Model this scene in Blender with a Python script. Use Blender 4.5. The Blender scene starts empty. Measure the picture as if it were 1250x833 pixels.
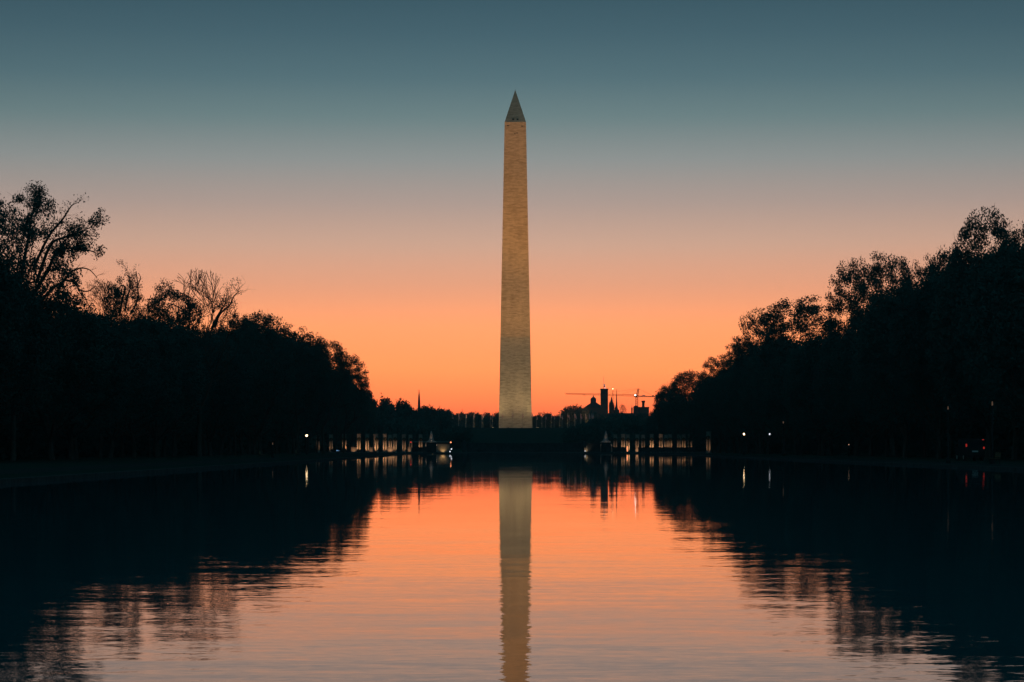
import bpy, math, random
import numpy as np

SC = bpy.context.scene
COL = SC.collection
R = math.radians
HAZE = 0.00009
HC = 1.4            # eye height above the water

# ------------------------------------------------------------------ camera
cam = bpy.data.cameras.new('camera')
cam.sensor_width = 36.0
cam.lens = 77.8
cam.shift_x = 0.0096
cam.shift_y = 0.104
cam.clip_start = 0.1
cam.clip_end = 20000
co = bpy.data.objects.new('camera', cam)
COL.objects.link(co)
co.location = (0, 0, HC)
co.rotation_euler = (R(90), 0, 0)
SC.camera = co

# ------------------------------------------------------------------ colour management
SC.view_settings.view_transform = 'Standard'
SC.view_settings.look = 'None'
SC.view_settings.exposure = 0.0
SC.view_settings.gamma = 1.0
SC.view_settings.use_curve_mapping = False
SC.cycles.max_bounces = 6
SC.cycles.diffuse_bounces = 2
SC.cycles.glossy_bounces = 3


def lin(c):
    out = []
    for v in c:
        v = v / 255.0
        out.append(v / 12.92 if v <= 0.04045 else ((v + 0.055) / 1.055) ** 2.4)
    return (out[0], out[1], out[2], 1.0)


# ------------------------------------------------------------------ twilight sky
W = bpy.data.worlds.new('World')
SC.world = W
W.use_nodes = True
nt = W.node_tree
nt.nodes.clear()
N = nt.nodes.new
L = nt.links.new


def set_ramp(r, stops):
    e = r.color_ramp.elements
    while len(e) > 1:
        e.remove(e[-1])
    e[0].position = stops[0][0]
    e[0].color = stops[0][1]
    for p, c in stops[1:]:
        k = e.new(p)
        k.color = c


tc = N('ShaderNodeTexCoord')
sep = N('ShaderNodeSeparateXYZ')
L(tc.outputs['Generated'], sep.inputs[0])
EAST = [(0.0, (215, 84, 50)), (.0117, (246, 110, 66)), (.0172, (253, 129, 76)), (.0246, (255, 146, 83)),
        (.0357, (255, 163, 94)), (.0543, (254, 170, 110)), (.0728, (240, 170, 132)), (.0913, (212, 170, 147)),
        (.1098, (183, 162, 152)), (.1283, (149, 153, 151)), (.147, (112, 134, 136)), (.165, (87, 115, 123)),
        (.184, (71, 100, 111)), (.202, (59, 88, 100)), (.30, (48, 88, 104)), (.6, (42, 92, 108)), (1.0, (34, 82, 98))]
WEST = [(0.0, (58, 100, 116)), (.1, (66, 116, 132)), (.3, (58, 112, 128)), (.6, (44, 96, 112)), (1.0, (34, 82, 98))]
re_ = N('ShaderNodeValToRGB')
rw_ = N('ShaderNodeValToRGB')
GLOW = {0.0: 1.0, .0117: 1.18, .0172: 1.3, .0246: 1.38, .0357: 1.38, .0543: 1.22, .0728: 1.04}   # red is over the range of the picture near the horizon
AIR = {p: 1.18 if p < .06 else (1.12 if p < .1 else 1.04) for p, c in EAST}      # what the haze takes on the way
set_ramp(re_, [(p, (lin(c)[0] * GLOW.get(p, 1.0) * AIR[p], lin(c)[1] * AIR[p], lin(c)[2] * AIR[p], 1.0)) for p, c in EAST])
set_ramp(rw_, [(p, lin(c)) for p, c in WEST])
L(sep.outputs['Z'], re_.inputs[0])
L(sep.outputs['Z'], rw_.inputs[0])
az = N('ShaderNodeMapRange')
az.interpolation_type = 'SMOOTHSTEP'
az.inputs['From Min'].default_value = 0.25
az.inputs['From Max'].default_value = 0.95
L(sep.outputs['Y'], az.inputs['Value'])
mx = N('ShaderNodeMix')
mx.data_type = 'RGBA'
L(az.outputs[0], mx.inputs['Factor'])
L(rw_.outputs[0], mx.inputs['A'])
L(re_.outputs[0], mx.inputs['B'])
bg = N('ShaderNodeBackground')
# the glow is strongest over the hidden sun and falls off to both sides
x2 = N('ShaderNodeMath')
x2.operation = 'MULTIPLY'
L(sep.outputs['X'], x2.inputs[0])
L(sep.outputs['X'], x2.inputs[1])
fo = N('ShaderNodeMapRange')
fo.inputs['From Max'].default_value = .25
fo.inputs['To Min'].default_value = 1.0
fo.inputs['To Max'].default_value = .62
L(x2.outputs[0], fo.inputs['Value'])
L(fo.outputs[0], bg.inputs['Strength'])
L(mx.outputs['Result'], bg.inputs['Color'])
wo = N('ShaderNodeOutputWorld')
L(bg.outputs[0], wo.inputs[0])

# ------------------------------------------------------------------ helpers
F = 2700.0


def pt(x, y, Y):
    """a point of the place seen at photo pixel x, y at distance Y"""
    return np.array([(x - 613.0) * Y / F, Y, HC + (546.5 - y) * Y / F])


def smooth(t):
    t = np.clip(t, 0, 1)
    return t * t * (3 - 2 * t)


MX, MY = 6.5, 1100.0     # obelisk


def gz(x, y):
    """height of the ground"""
    x = np.asarray(x, float)
    y = np.asarray(y, float)
    d = np.hypot(x - MX, (y - MY) * (1.0))
    hill = 10.3 * smooth(1 - (d - 75) / 300.0)
    far = 5.0 * smooth((y - 1150) / 300.0)
    side = 0.0
    return 0.12 + np.maximum(hill, far) + side


def gzf(x, y):
    return float(gz(x, y))


def props(o, label=None, cat=None, group=None, kind=None):
    if label:
        o['label'] = label
    if cat:
        o['category'] = cat
    if group:
        o['group'] = group
    if kind:
        o['kind'] = kind
    return o


def empty(name, loc, label, cat, group=None, rz=0.0):
    o = bpy.data.objects.new(name, None)
    o.empty_display_size = 0.5
    COL.objects.link(o)
    o.location = loc
    o.rotation_euler = (0, 0, rz)
    return props(o, label, cat, group)


def copy_tree(o, parent=None):
    c = o.copy()
    COL.objects.link(c)
    c.parent = parent
    for ch in list(o.children):
        copy_tree(ch, c)
    return c


class MB:
    """collects simple solids into one mesh"""

    def __init__(s):
        s.v = []
        s.f = []

    def add(s, vs, fs):
        n = len(s.v)
        s.v += [tuple(float(a) for a in p) for p in vs]
        s.f += [tuple(i + n for i in f) for f in fs]
        return s

    def box(s, x0, x1, y0, y1, z0, z1):
        vs = [(x0, y0, z0), (x1, y0, z0), (x1, y1, z0), (x0, y1, z0), (x0, y0, z1), (x1, y0, z1), (x1, y1, z1), (x0, y1, z1)]
        return s.add(vs, [(3, 2, 1, 0), (4, 5, 6, 7), (0, 1, 5, 4), (1, 2, 6, 5), (2, 3, 7, 6), (3, 0, 4, 7)])

    def frustum(s, cx, cy, z0, z1, a0, b0, a1, b1):
        vs = [(cx - a0, cy - b0, z0), (cx + a0, cy - b0, z0), (cx + a0, cy + b0, z0), (cx - a0, cy + b0, z0),
              (cx - a1, cy - b1, z1), (cx + a1, cy - b1, z1), (cx + a1, cy + b1, z1), (cx - a1, cy + b1, z1)]
        return s.add(vs, [(3, 2, 1, 0), (4, 5, 6, 7), (0, 1, 5, 4), (1, 2, 6, 5), (2, 3, 7, 6), (3, 0, 4, 7)])

    def tube(s, p, q, r0, r1=None, n=8):
        r1 = r0 if r1 is None else r1
        p = np.array(p, float)
        q = np.array(q, float)
        d = q - p
        d = d / (np.linalg.norm(d) + 1e-9)
        a = np.cross(d, (0, 0, 1.0) if abs(d[2]) < .9 else (1.0, 0, 0))
        a /= np.linalg.norm(a)
        b = np.cross(d, a)
        vs = []
        for c, r in ((p, r0), (q, r1)):
            for k in range(n):
                t = 2 * math.pi * k / n
                vs.append(c + r * (math.cos(t) * a + math.sin(t) * b))
        fs = [(k, k + n, (k + 1) % n + n, (k + 1) % n) for k in range(n)]
        fs += [tuple(range(n)), tuple(range(2 * n - 1, n - 1, -1))]
        return s.add(vs, fs)

    def lathe(s, cx, cy, prof, n=16, rot=0.0):
        vs = []
        for r, z in prof:
            for k in range(n):
                t = rot + 2 * math.pi * k / n
                vs.append((cx + r * math.cos(t), cy + r * math.sin(t), z))
        fs = []
        for j in range(len(prof) - 1):
            for k in range(n):
                k2 = (k + 1) % n
                fs.append((j * n + k, j * n + k2, (j + 1) * n + k2, (j + 1) * n + k))
        fs += [tuple(range(n - 1, -1, -1)), tuple(range((len(prof) - 1) * n, len(prof) * n))]
        return s.add(vs, fs)

    def torus(s, c, r, t, n=16, m=6):
        vs = []
        for i in range(n):
            a = 2 * math.pi * i / n
            for j in range(m):
                b = 2 * math.pi * j / m
                vs.append((c[0] + (r + t * math.cos(b)) * math.cos(a), c[1] + t * math.sin(b), c[2] + (r + t * math.cos(b)) * math.sin(a)))
        fs = []
        for i in range(n):
            for j in range(m):
                fs.append((i * m + j, ((i + 1) % n) * m + j, ((i + 1) % n) * m + (j + 1) % m, i * m + (j + 1) % m))
        return s.add(vs, fs)

    def build(s, name, mat, parent=None, smoothed=False):
        me = bpy.data.meshes.new(name)
        me.from_pydata(s.v, [], s.f)
        me.materials.append(mat)
        me.update()
        if smoothed:
            me.polygons.foreach_set('use_smooth', [True] * len(me.polygons))
        o = bpy.data.objects.new(name, me)
        COL.objects.link(o)
        if parent is not None:
            o.parent = parent
        return o


def np_mesh(name, V, Q, mat):
    """mesh from numpy vertices and equal-sized faces"""
    k = Q.shape[1]
    me = bpy.data.meshes.new(name)
    me.vertices.add(len(V))
    me.vertices.foreach_set('co', np.ascontiguousarray(V, dtype=np.float32).ravel())
    me.loops.add(Q.size)
    me.loops.foreach_set('vertex_index', np.ascontiguousarray(Q, dtype=np.int32).ravel())
    me.polygons.add(len(Q))
    me.polygons.foreach_set('loop_start', np.arange(0, Q.size, k, dtype=np.int32))
    me.materials.append(mat)
    me.update(calc_edges=True)
    return me


# ------------------------------------------------------------------ materials
def new_mat(name):
    m = bpy.data.materials.new(name)
    m.use_nodes = True
    t = m.node_tree
    t.nodes.clear()
    b = t.nodes.new('ShaderNodeBsdfPrincipled')
    o = t.nodes.new('ShaderNodeOutputMaterial')
    t.links.new(b.outputs[0], o.inputs[0])
    return m, t, b


def noise_mat(name, c1, c2, scale=2.0, rough=0.8, detail=4, stretch=(1, 1, 1), bump=0.0, spec=0.0):
    m, t, b = new_mat(name)
    tc = t.nodes.new('ShaderNodeTexCoord')
    mp = t.nodes.new('ShaderNodeMapping')
    mp.inputs['Scale'].default_value = stretch
    t.links.new(tc.outputs['Object'], mp.inputs[0])
    n = t.nodes.new('ShaderNodeTexNoise')
    n.inputs['Scale'].default_value = scale
    n.inputs['Detail'].default_value = detail
    t.links.new(mp.outputs[0], n.inputs['Vector'])
    r = t.nodes.new('ShaderNodeValToRGB')
    set_ramp(r, [(.3, (*c1, 1)), (.7, (*c2, 1))])
    t.links.new(n.outputs['Fac'], r.inputs[0])
    t.links.new(r.outputs[0], b.inputs['Base Color'])
    b.inputs['Roughness'].default_value = rough
    b.inputs['Specular IOR Level'].default_value = spec
    if bump:
        bp = t.nodes.new('ShaderNodeBump')
        bp.inputs['Strength'].default_value = bump
        bp.inputs['Distance'].default_value = 0.05
        t.links.new(n.outputs['Fac'], bp.inputs['Height'])
        t.links.new(bp.outputs[0], b.inputs['Normal'])
    return m


def glow_mat(name, col, s):
    m = bpy.data.materials.new(name)
    m.use_nodes = True
    t = m.node_tree
    t.nodes.clear()
    e = t.nodes.new('ShaderNodeEmission')
    e.inputs['Color'].default_value = lin(col)
    e.inputs['Strength'].default_value = s
    o = t.nodes.new('ShaderNodeOutputMaterial')
    t.links.new(e.outputs[0], o.inputs[0])
    return m


def leaf_mat(name, c1, c2):
    m, t, b = new_mat(name)
    gi = t.nodes.new('ShaderNodeNewGeometry')
    oi = t.nodes.new('ShaderNodeObjectInfo')
    ad = t.nodes.new('ShaderNodeMath')
    ad.operation = 'ADD'
    fr = t.nodes.new('ShaderNodeMath')
    fr.operation = 'MULTIPLY'
    fr.inputs[1].default_value = 0.5
    t.links.new(gi.outputs['Random Per Island'], ad.inputs[0])
    t.links.new(oi.outputs['Random'], ad.inputs[1])
    t.links.new(ad.outputs[0], fr.inputs[0])
    r = t.nodes.new('ShaderNodeValToRGB')
    set_ramp(r, [(.1, (*c1, 1)), (.9, (*c2, 1))])
    t.links.new(fr.outputs[0], r.inputs[0])
    t.links.new(r.outputs[0], b.inputs['Base Color'])
    b.inputs['Roughness'].default_value = 0.7
    b.inputs['Specular IOR Level'].default_value = 0.0
    return m


M = {}
M['leaf'] = leaf_mat('foliage', (.03, .085, .075), (.05, .12, .10))
M['leaf_dry'] = leaf_mat('autumn_foliage', (.05, .06, .03), (.10, .075, .035))
M['bark'] = noise_mat('bark', (.05, .042, .034), (.10, .085, .07), 3, .9, stretch=(1, 1, .25), bump=.4)
M['grass'] = noise_mat('grass_ground', (.012, .032, .026), (.024, .046, .036), .35, .95, 8, bump=.3)
M['path'] = noise_mat('path_gravel', (.022, .028, .028), (.04, .045, .043), 1.2, .95, 6)
M['coping'] = noise_mat('coping_granite', (.05, .05, .05), (.08, .08, .08), 2.5, .75, 6)
M['plaza'] = noise_mat('plaza_granite', (.035, .036, .036), (.06, .06, .06), .8, .7, 6)
M['granite'] = noise_mat('memorial_granite', (.20, .18, .15), (.30, .27, .23), 1.5, .8, 6, bump=.2)
M['shaded_granite'] = noise_mat('shadowed_granite', (.03, .036, .038), (.06, .065, .065), 1.2, .8, 5)  # darker copy of the memorial granite, shade put into its colour
M['bronze'] = noise_mat('bronze', (.035, .04, .03), (.08, .075, .05), 4, .5)
M['brick'] = noise_mat('red_sandstone', (.14, .055, .04), (.22, .09, .065), .7, .9, 5)
M['slate'] = noise_mat('slate_roof', (.05, .05, .055), (.09, .09, .095), .9, .7, 5)
M['pale'] = noise_mat('pale_limestone', (.10, .09, .08), (.15, .14, .12), .4, .85, 5)
M['steel'] = noise_mat('dark_painted_steel', (.022, .026, .026), (.04, .042, .042), 2, .7)
M['pole'] = noise_mat('aluminium_pole', (.34, .31, .27), (.45, .42, .37), 2, .4)
M['crane'] = noise_mat('crane_red_paint', (.40, .05, .03), (.55, .09, .05), 1, .5)
M['counter'] = noise_mat('concrete', (.22, .21, .2), (.33, .32, .3), .9, .9)
M['white_paint'] = noise_mat('white_paint', (.55, .55, .54), (.7, .7, .68), .9, .35)
M['rubber'] = noise_mat('black_rubber', (.015, .015, .015), (.03, .03, .03), 3, .8)
M['wood'] = noise_mat('bench_wood', (.16, .10, .06), (.26, .17, .10), 3, .6, stretch=(.2, 1, 1))
M['win'] = noise_mat('dark_window_glass', (.015, .02, .025), (.03, .035, .04), .5, .1)
M['hole'] = noise_mat('dark_opening', (.01, .01, .01), (.02, .02, .02), .5, .9)
M['lamp'] = glow_mat('warm_lamp_glow', (255, 214, 160), 6.0)
M['lampdim'] = glow_mat('dim_lamp_glow', (255, 205, 170), .55)
M['lampwhite'] = glow_mat('white_lamp_glow', (240, 245, 255), 1.4)
M['lampstrong'] = glow_mat('crane_lamp_glow', (255, 240, 230), 14)
M['lampredpost'] = glow_mat('red_signal_glow', (255, 70, 60), .8)
M['lampfaint'] = glow_mat('faint_lamp_glow', (255, 205, 170), .08)
M['lampblue'] = glow_mat('bluish_lamp_glow', (120, 170, 220), 1.2)
M['lampred'] = glow_mat('red_lamp_glow', (255, 70, 60), .28)
M['lamporange'] = glow_mat('orange_lamp_glow', (255, 150, 100), 2.2)


def flag_mat():
    m, t, b = new_mat('striped_flag_cloth')
    tc = t.nodes.new('ShaderNodeTexCoord')
    w = t.nodes.new('ShaderNodeTexWave')
    w.inputs['Scale'].default_value = 1.6
    w.inputs['Distortion'].default_value = 1.0
    w.bands_direction = 'X'
    t.links.new(tc.outputs['Object'], w.inputs['Vector'])
    r = t.nodes.new('ShaderNodeValToRGB')
    set_ramp(r, [(0.0, (.45, .03, .04, 1)), (.5, (.65, .62, .6, 1))])
    r.color_ramp.interpolation = 'CONSTANT'
    t.links.new(w.outputs['Fac'], r.inputs[0])
    t.links.new(r.outputs[0], b.inputs['Base Color'])
    b.inputs['Roughness'].default_value = 0.9
    return m


M['flag'] = flag_mat()


def marble_mat():
    """courses of marble blocks; the lower 46 m come from another quarry"""
    m, t, b = new_mat('obelisk_marble')
    tc = t.nodes.new('ShaderNodeTexCoord')
    sp = t.nodes.new('ShaderNodeSeparateXYZ')
    t.links.new(tc.outputs['Object'], sp.inputs[0])
    ad = t.nodes.new('ShaderNodeMath')
    ad.operation = 'ADD'
    t.links.new(sp.outputs['X'], ad.inputs[0])
    t.links.new(sp.outputs['Y'], ad.inputs[1])
    cb = t.nodes.new('ShaderNodeCombineXYZ')
    t.links.new(ad.outputs[0], cb.inputs['X'])
    t.links.new(sp.outputs['Z'], cb.inputs['Y'])
    br = t.nodes.new('ShaderNodeTexBrick')
    br.inputs['Scale'].default_value = 1.0
    br.inputs['Brick Width'].default_value = 2.6
    br.inputs['Row Height'].default_value = 0.61
    br.inputs['Mortar Size'].default_value = 0.035
    br.inputs['Color1'].default_value = (.30, .30, .30, 1)
    br.inputs['Color2'].default_value = (.80, .80, .80, 1)
    br.inputs['Mortar'].default_value = (.18, .18, .18, 1)
    t.links.new(cb.outputs[0], br.inputs['Vector'])
    mp = t.nodes.new('ShaderNodeMapping')
    mp.inputs['Scale'].default_value = (.45, .45, 1.6)
    t.links.new(tc.outputs['Object'], mp.inputs[0])
    n1 = t.nodes.new('ShaderNodeTexNoise')        # bands of courses
    n1.inputs['Scale'].default_value = .9
    n1.inputs['Detail'].default_value = 5
    t.links.new(mp.outputs[0], n1.inputs['Vector'])
    mp2 = t.nodes.new('ShaderNodeMapping')
    mp2.inputs['Scale'].default_value = (.35, .35, .035)
    t.links.new(tc.outputs['Object'], mp2.inputs[0])
    n2 = t.nodes.new('ShaderNodeTexNoise')        # long vertical weathering
    n2.inputs['Scale'].default_value = 1.0
    n2.inputs['Detail'].default_value = 3
    t.links.new(mp2.outputs[0], n2.inputs['Vector'])
    # sum -> value
    a1 = t.nodes.new('ShaderNodeMath')
    a1.operation = 'MULTIPLY_ADD'
    t.links.new(br.outputs['Color'], a1.inputs[0])
    a1.inputs[1].default_value = .34
    t.links.new(n1.outputs['Fac'], a1.inputs[2])
    a2 = t.nodes.new('ShaderNodeMath')
    a2.operation = 'MULTIPLY_ADD'
    t.links.new(n2.outputs['Fac'], a2.inputs[0])
    a2.inputs[1].default_value = .35
    t.links.new(a1.outputs[0], a2.inputs[2])
    up = t.nodes.new('ShaderNodeValToRGB')
    set_ramp(up, [(.55, (.34, .25, .15, 1)), (1.05, (.62, .49, .33, 1))])
    lo = t.nodes.new('ShaderNodeValToRGB')
    set_ramp(lo, [(.55, (.26, .225, .165, 1)), (1.05, (.53, .47, .355, 1))])
    t.links.new(a2.outputs[0], up.inputs[0])
    t.links.new(a2.outputs[0], lo.inputs[0])
    st = t.nodes.new('ShaderNodeMapRange')
    st.inputs['From Min'].default_value = 45.0
    st.inputs['From Max'].default_value = 46.0
    t.links.new(sp.outputs['Z'], st.inputs['Value'])
    mxx = t.nodes.new('ShaderNodeMix')
    mxx.data_type = 'RGBA'
    t.links.new(st.outputs[0], mxx.inputs['Factor'])
    t.links.new(lo.outputs[0], mxx.inputs['A'])
    t.links.new(up.outputs[0], mxx.inputs['B'])
    t.links.new(mxx.outputs['Result'], b.inputs['Base Color'])
    b.inputs['Roughness'].default_value = .8
    b.inputs['Specular IOR Level'].default_value = .2
    return m


M['marble'] = marble_mat()


def water_mat():
    m, t, b = new_mat('pool_water')
    b.inputs['Base Color'].default_value = (.008, .11, .13, 1)
    b.inputs['Roughness'].default_value = .012
    b.inputs['IOR'].default_value = 1.333
    b.inputs['Specular IOR Level'].default_value = .5
    tc = t.nodes.new('ShaderNodeTexCoord')
    prev = None
    #       scale x, scale y, noise scale, slope x, slope y, offset
    for sx, sy, sl, sly, off, det in ((.05, .35, .0005, .002, 0, 1.0), (.30, 1.8, .006, .0095, 31, 1.5), (1.6, 6.5, .024, .0085, 77, 2.0), (8.0, 30.0, .012, .011, 50, 1.0)):
        mp = t.nodes.new('ShaderNodeMapping')
        mp.inputs['Scale'].default_value = (sx, sy, 1)
        mp.inputs['Location'].default_value = (off, off * 1.7, off)
        mp.inputs['Rotation'].default_value = (0, 0, R(4 if off != 31 else -5))
        t.links.new(tc.outputs['Object'], mp.inputs[0])
        n = t.nodes.new('ShaderNodeTexNoise')
        n.inputs['Scale'].default_value = 1.0
        n.inputs['Detail'].default_value = det
        n.inputs['Roughness'].default_value = .5
        t.links.new(mp.outputs[0], n.inputs['Vector'])
        s = t.nodes.new('ShaderNodeVectorMath')
        s.operation = 'SUBTRACT'
        s.inputs[1].default_value = (.5, .5, .5)
        t.links.new(n.outputs['Color'], s.inputs[0])
        k = t.nodes.new('ShaderNodeVectorMath')
        k.operation = 'MULTIPLY'
        k.inputs[1].default_value = (sl * 2, sly * 2, 0)
        t.links.new(s.outputs[0], k.inputs[0])
        if prev is None:
            prev = k
        else:
            a = t.nodes.new('ShaderNodeVectorMath')
            a.operation = 'ADD'
            t.links.new(prev.outputs[0], a.inputs[0])
            t.links.new(k.outputs[0], a.inputs[1])
            prev = a
    # patches of calmer and livelier water
    mp = t.nodes.new('ShaderNodeMapping')
    mp.inputs['Scale'].default_value = (.03, .06, 1)
    t.links.new(tc.outputs['Object'], mp.inputs[0])
    n = t.nodes.new('ShaderNodeTexNoise')
    n.inputs['Scale'].default_value = 1.0
    n.inputs['Detail'].default_value = 2
    t.links.new(mp.outputs[0], n.inputs['Vector'])
    mr = t.nodes.new('ShaderNodeMapRange')
    mr.inputs['From Min'].default_value = .35
    mr.inputs['From Max'].default_value = .65
    mr.inputs['To Min'].default_value = .75
    mr.inputs['To Max'].default_value = 1.2
    t.links.new(n.outputs['Fac'], mr.inputs['Value'])
    # livelier water towards this end of the pool, calm beyond
    sp = t.nodes.new('ShaderNodeSeparateXYZ')
    t.links.new(tc.outputs['Object'], sp.inputs[0])
    m2 = t.nodes.new('ShaderNodeMapRange')
    m2.interpolation_type = 'SMOOTHSTEP'
    m2.inputs['From Min'].default_value = 8
    m2.inputs['From Max'].default_value = 65
    m2.inputs['To Min'].default_value = 1.05
    m2.inputs['To Max'].default_value = .34
    t.links.new(sp.outputs['Y'], m2.inputs['Value'])
    m3 = t.nodes.new('ShaderNodeMath')
    m3.operation = 'MULTIPLY'
    t.links.new(mr.outputs[0], m3.inputs[0])
    t.links.new(m2.outputs[0], m3.inputs[1])
    mr = m3
    sc = t.nodes.new('ShaderNodeVectorMath')
    sc.operation = 'SCALE'
    t.links.new(prev.outputs[0], sc.inputs[0])
    t.links.new(mr.outputs[0], sc.inputs['Scale'])
    a = t.nodes.new('ShaderNodeVectorMath')
    a.operation = 'ADD'
    a.inputs[1].default_value = (0, 0, 1)
    t.links.new(sc.outputs[0], a.inputs[0])
    nn = t.nodes.new('ShaderNodeVectorMath')
    nn.operation = 'NORMALIZE'
    t.links.new(a.outputs[0], nn.inputs[0])
    t.links.new(nn.outputs[0], b.inputs['Normal'])
    return m


M['water'] = water_mat()

# ------------------------------------------------------------------ ground, pool, paths
PX0, PX1, PY0, PY1 = -19.3, 31.8, 4.0, 480.0


def axis(vals, lo, hi):
    return sorted(set([v for v in vals if lo <= v <= hi]))


gx = [-1200, -700, -500] + list(range(-400, -20, 20)) + [PX0 - .9, PX0 - .6] + list(range(-10, 31, 10)) + [PX1 + .6, PX1 + .9] + list(range(40, 401, 20)) + [500, 700, 1200]
gy = [-400, -100, -20, PY0 - .6, 30, 100, 200, 300, 400, PY1 + .6] + list(range(500, 1500, 20)) + [1550, 1600, 1700, 1900, 2200, 2600]
gx = np.array(sorted(set(float(v) for v in gx)))
gy = np.array(sorted(set(float(v) for v in gy)))
GX, GY = np.meshgrid(gx, gy)
GZ = gz(GX, GY)
V = np.stack([GX, GY, GZ], -1).reshape(-1, 3)
Q = []
nx = len(gx)
for j in range(len(gy) - 1):
    for i in range(nx - 1):
        cx_, cy_ = (gx[i] + gx[i + 1]) / 2, (gy[j] + gy[j + 1]) / 2
        if PX0 - .6 < cx_ < PX1 + .6 and PY0 - .6 < cy_ < PY1 + .6:
            continue
        a = j * nx + i
        Q.append((a, a + 1, a + nx + 1, a + nx))
me = np_mesh('ground', V, np.array(Q), M['grass'])
me.polygons.foreach_set('use_smooth', [True] * len(me.polygons))
o = bpy.data.objects.new('ground', me)
COL.objects.link(o)
props(o, kind='structure')

o = MB().add([(PX0 - .1, PY0 - .1, 0), (PX1 + .1, PY0 - .1, 0), (PX1 + .1, PY1 + .1, 0), (PX0 - .1, PY1 + .1, 0)], [(0, 1, 2, 3)]).build('water', M['water'])
props(o, kind='structure')

mb = MB()
mb.box(PX0 - .6, PX0, PY0 - .6, PY1 + .6, -.3, .17)
mb.box(PX1, PX1 + .6, PY0 - .6, PY1 + .6, -.3, .17)
mb.box(PX0 + .002, PX1 - .002, PY1, PY1 + .6, -.3, .17)
mb.box(PX0 + .002, PX1 - .002, PY0 - .6, PY0, -.3, .17)
props(mb.build('pool_kerb', M['coping']), kind='structure')

mb = MB()
z = .124
for xa, xb in ((PX0 - 9.5, PX0 - 4.5), (PX1 + 2.5, PX1 + 6.5)):
    mb.add([(xa, -60, z), (xb, -60, z), (xb, PY1 + 10, z), (xa, PY1 + 10, z)], [(0, 1, 2, 3)])
props(mb.build('path', M['path']), kind='structure')
mb = MB()
mb.add([(-45, PY1 + 1, .128), (60, PY1 + 1, .128), (60, 640, .128), (-45, 640, .128)], [(0, 1, 2, 3)])
props(mb.build('plaza', M['plaza']), kind='structure')

# ------------------------------------------------------------------ obelisk
BZ = gzf(MX, MY)
ob = empty('obelisk', (MX, MY, BZ), 'tall tapering marble obelisk with a pointed top on the low hill', 'monument')
H1, H2 = 152.0, 168.8
mb = MB()
nz = 20
for k in range(nz):
    z0, z1 = H1 * k / nz, H1 * (k + 1) / nz
    a0 = 8.25 + (5.3 - 8.25) * k / nz
    a1 = 8.25 + (5.3 - 8.25) * (k + 1) / nz
    vs = [(-a0, -a0, z0), (a0, -a0, z0), (a0, a0, z0), (-a0, a0, z0), (-a1, -a1, z1), (a1, -a1, z1), (a1, a1, z1), (-a1, a1, z1)]
    mb.add(vs, [(0, 1, 5, 4), (1, 2, 6, 5), (2, 3, 7, 6), (3, 0, 4, 7)])
mb.build('shaft', M['marble'], ob)
mb = MB()
mb.add([(-5.3, -5.3, H1), (5.3, -5.3, H1), (5.3, 5.3, H1), (-5.3, 5.3, H1), (0, 0, H2)], [(0, 1, 4), (1, 2, 4), (2, 3, 4), (3, 0, 4), (3, 2, 1, 0)])
pyr = mb.build('pyramidion', M['marble'], ob)
for sx in (-1, 1):
    # observation windows low on the pyramidion, a slim dark slot each
    zz = H1 + 1.3
    yy = -5.3 * (1 - 1.3 / 16.8)
    MB().box(sx * 1.1 - .42, sx * 1.1 + .42, yy - .10, yy + .5, zz - .25, zz + .45).build('window', M['hole'], pyr)
MB().tube((0, 0, H2 - .3), (0, 0, H2 + .5), .07, .02, 6).build('lightning_rod', M['steel'], pyr)
for xx, zz, ww in ((-3.6, 150.2, .5), (3.4, 149.9, .5), (-.2, 146.2, .4), (.9, 146.5, .4)):
    a = 8.25 + (5.3 - 8.25) * zz / H1
    MB().box(xx - ww, xx + ww, -a - .05, -a + .3, zz - .16, zz + .16).build('vent', M['hole'], ob)


def spot(loc, aim, P, size, blend, parent=None, col=(1, .72, .42), rad=.6):
    l = bpy.data.lights.new('floodlight_beam', 'SPOT')
    l.energy = P
    l.spot_size = R(size)
    l.spot_blend = blend
    l.shadow_soft_size = rad
    l.color = col
    o = bpy.data.objects.new('floodlight_beam', l)
    COL.objects.link(o)
    from mathutils import Vector
    d = Vector(aim) - Vector(loc)
    o.rotation_euler = d.to_track_quat('-Z', 'Y').to_euler()
    if parent is not None:
        o.parent = parent
        o.location = Vector(loc) - Vector(parent.location)
    else:
        o.location = loc
    return o


def floodlight(x, y, aim, P, size, blend, label, lens='lampwhite', group='floodlights around the obelisk', col=(1, .72, .42), s=1.0):
    z0 = gzf(x, y)
    r = empty('floodlight', (x, y, z0), label, 'floodlight', group)
    MB().tube((-.35 * s, 0, 0), (-.35 * s, 0, .6 * s), .05).tube((.35 * s, 0, 0), (.35 * s, 0, .6 * s), .05).box(-.5 * s, .5 * s, -.3, .3, 0, .06).build('bracket', M['steel'], r)
    h = MB().frustum(0, 0, .35 * s, .85 * s, .2 * s, .2 * s, .34 * s, .34 * s).build('housing', M['steel'], r)
    MB().box(-.3 * s, .3 * s, -.3 * s, .3 * s, .852 * s, .87 * s).build('lens', M[lens], h)
    spot((x, y, z0 + .95 * s), aim, P, size, blend, r, col)


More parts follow.
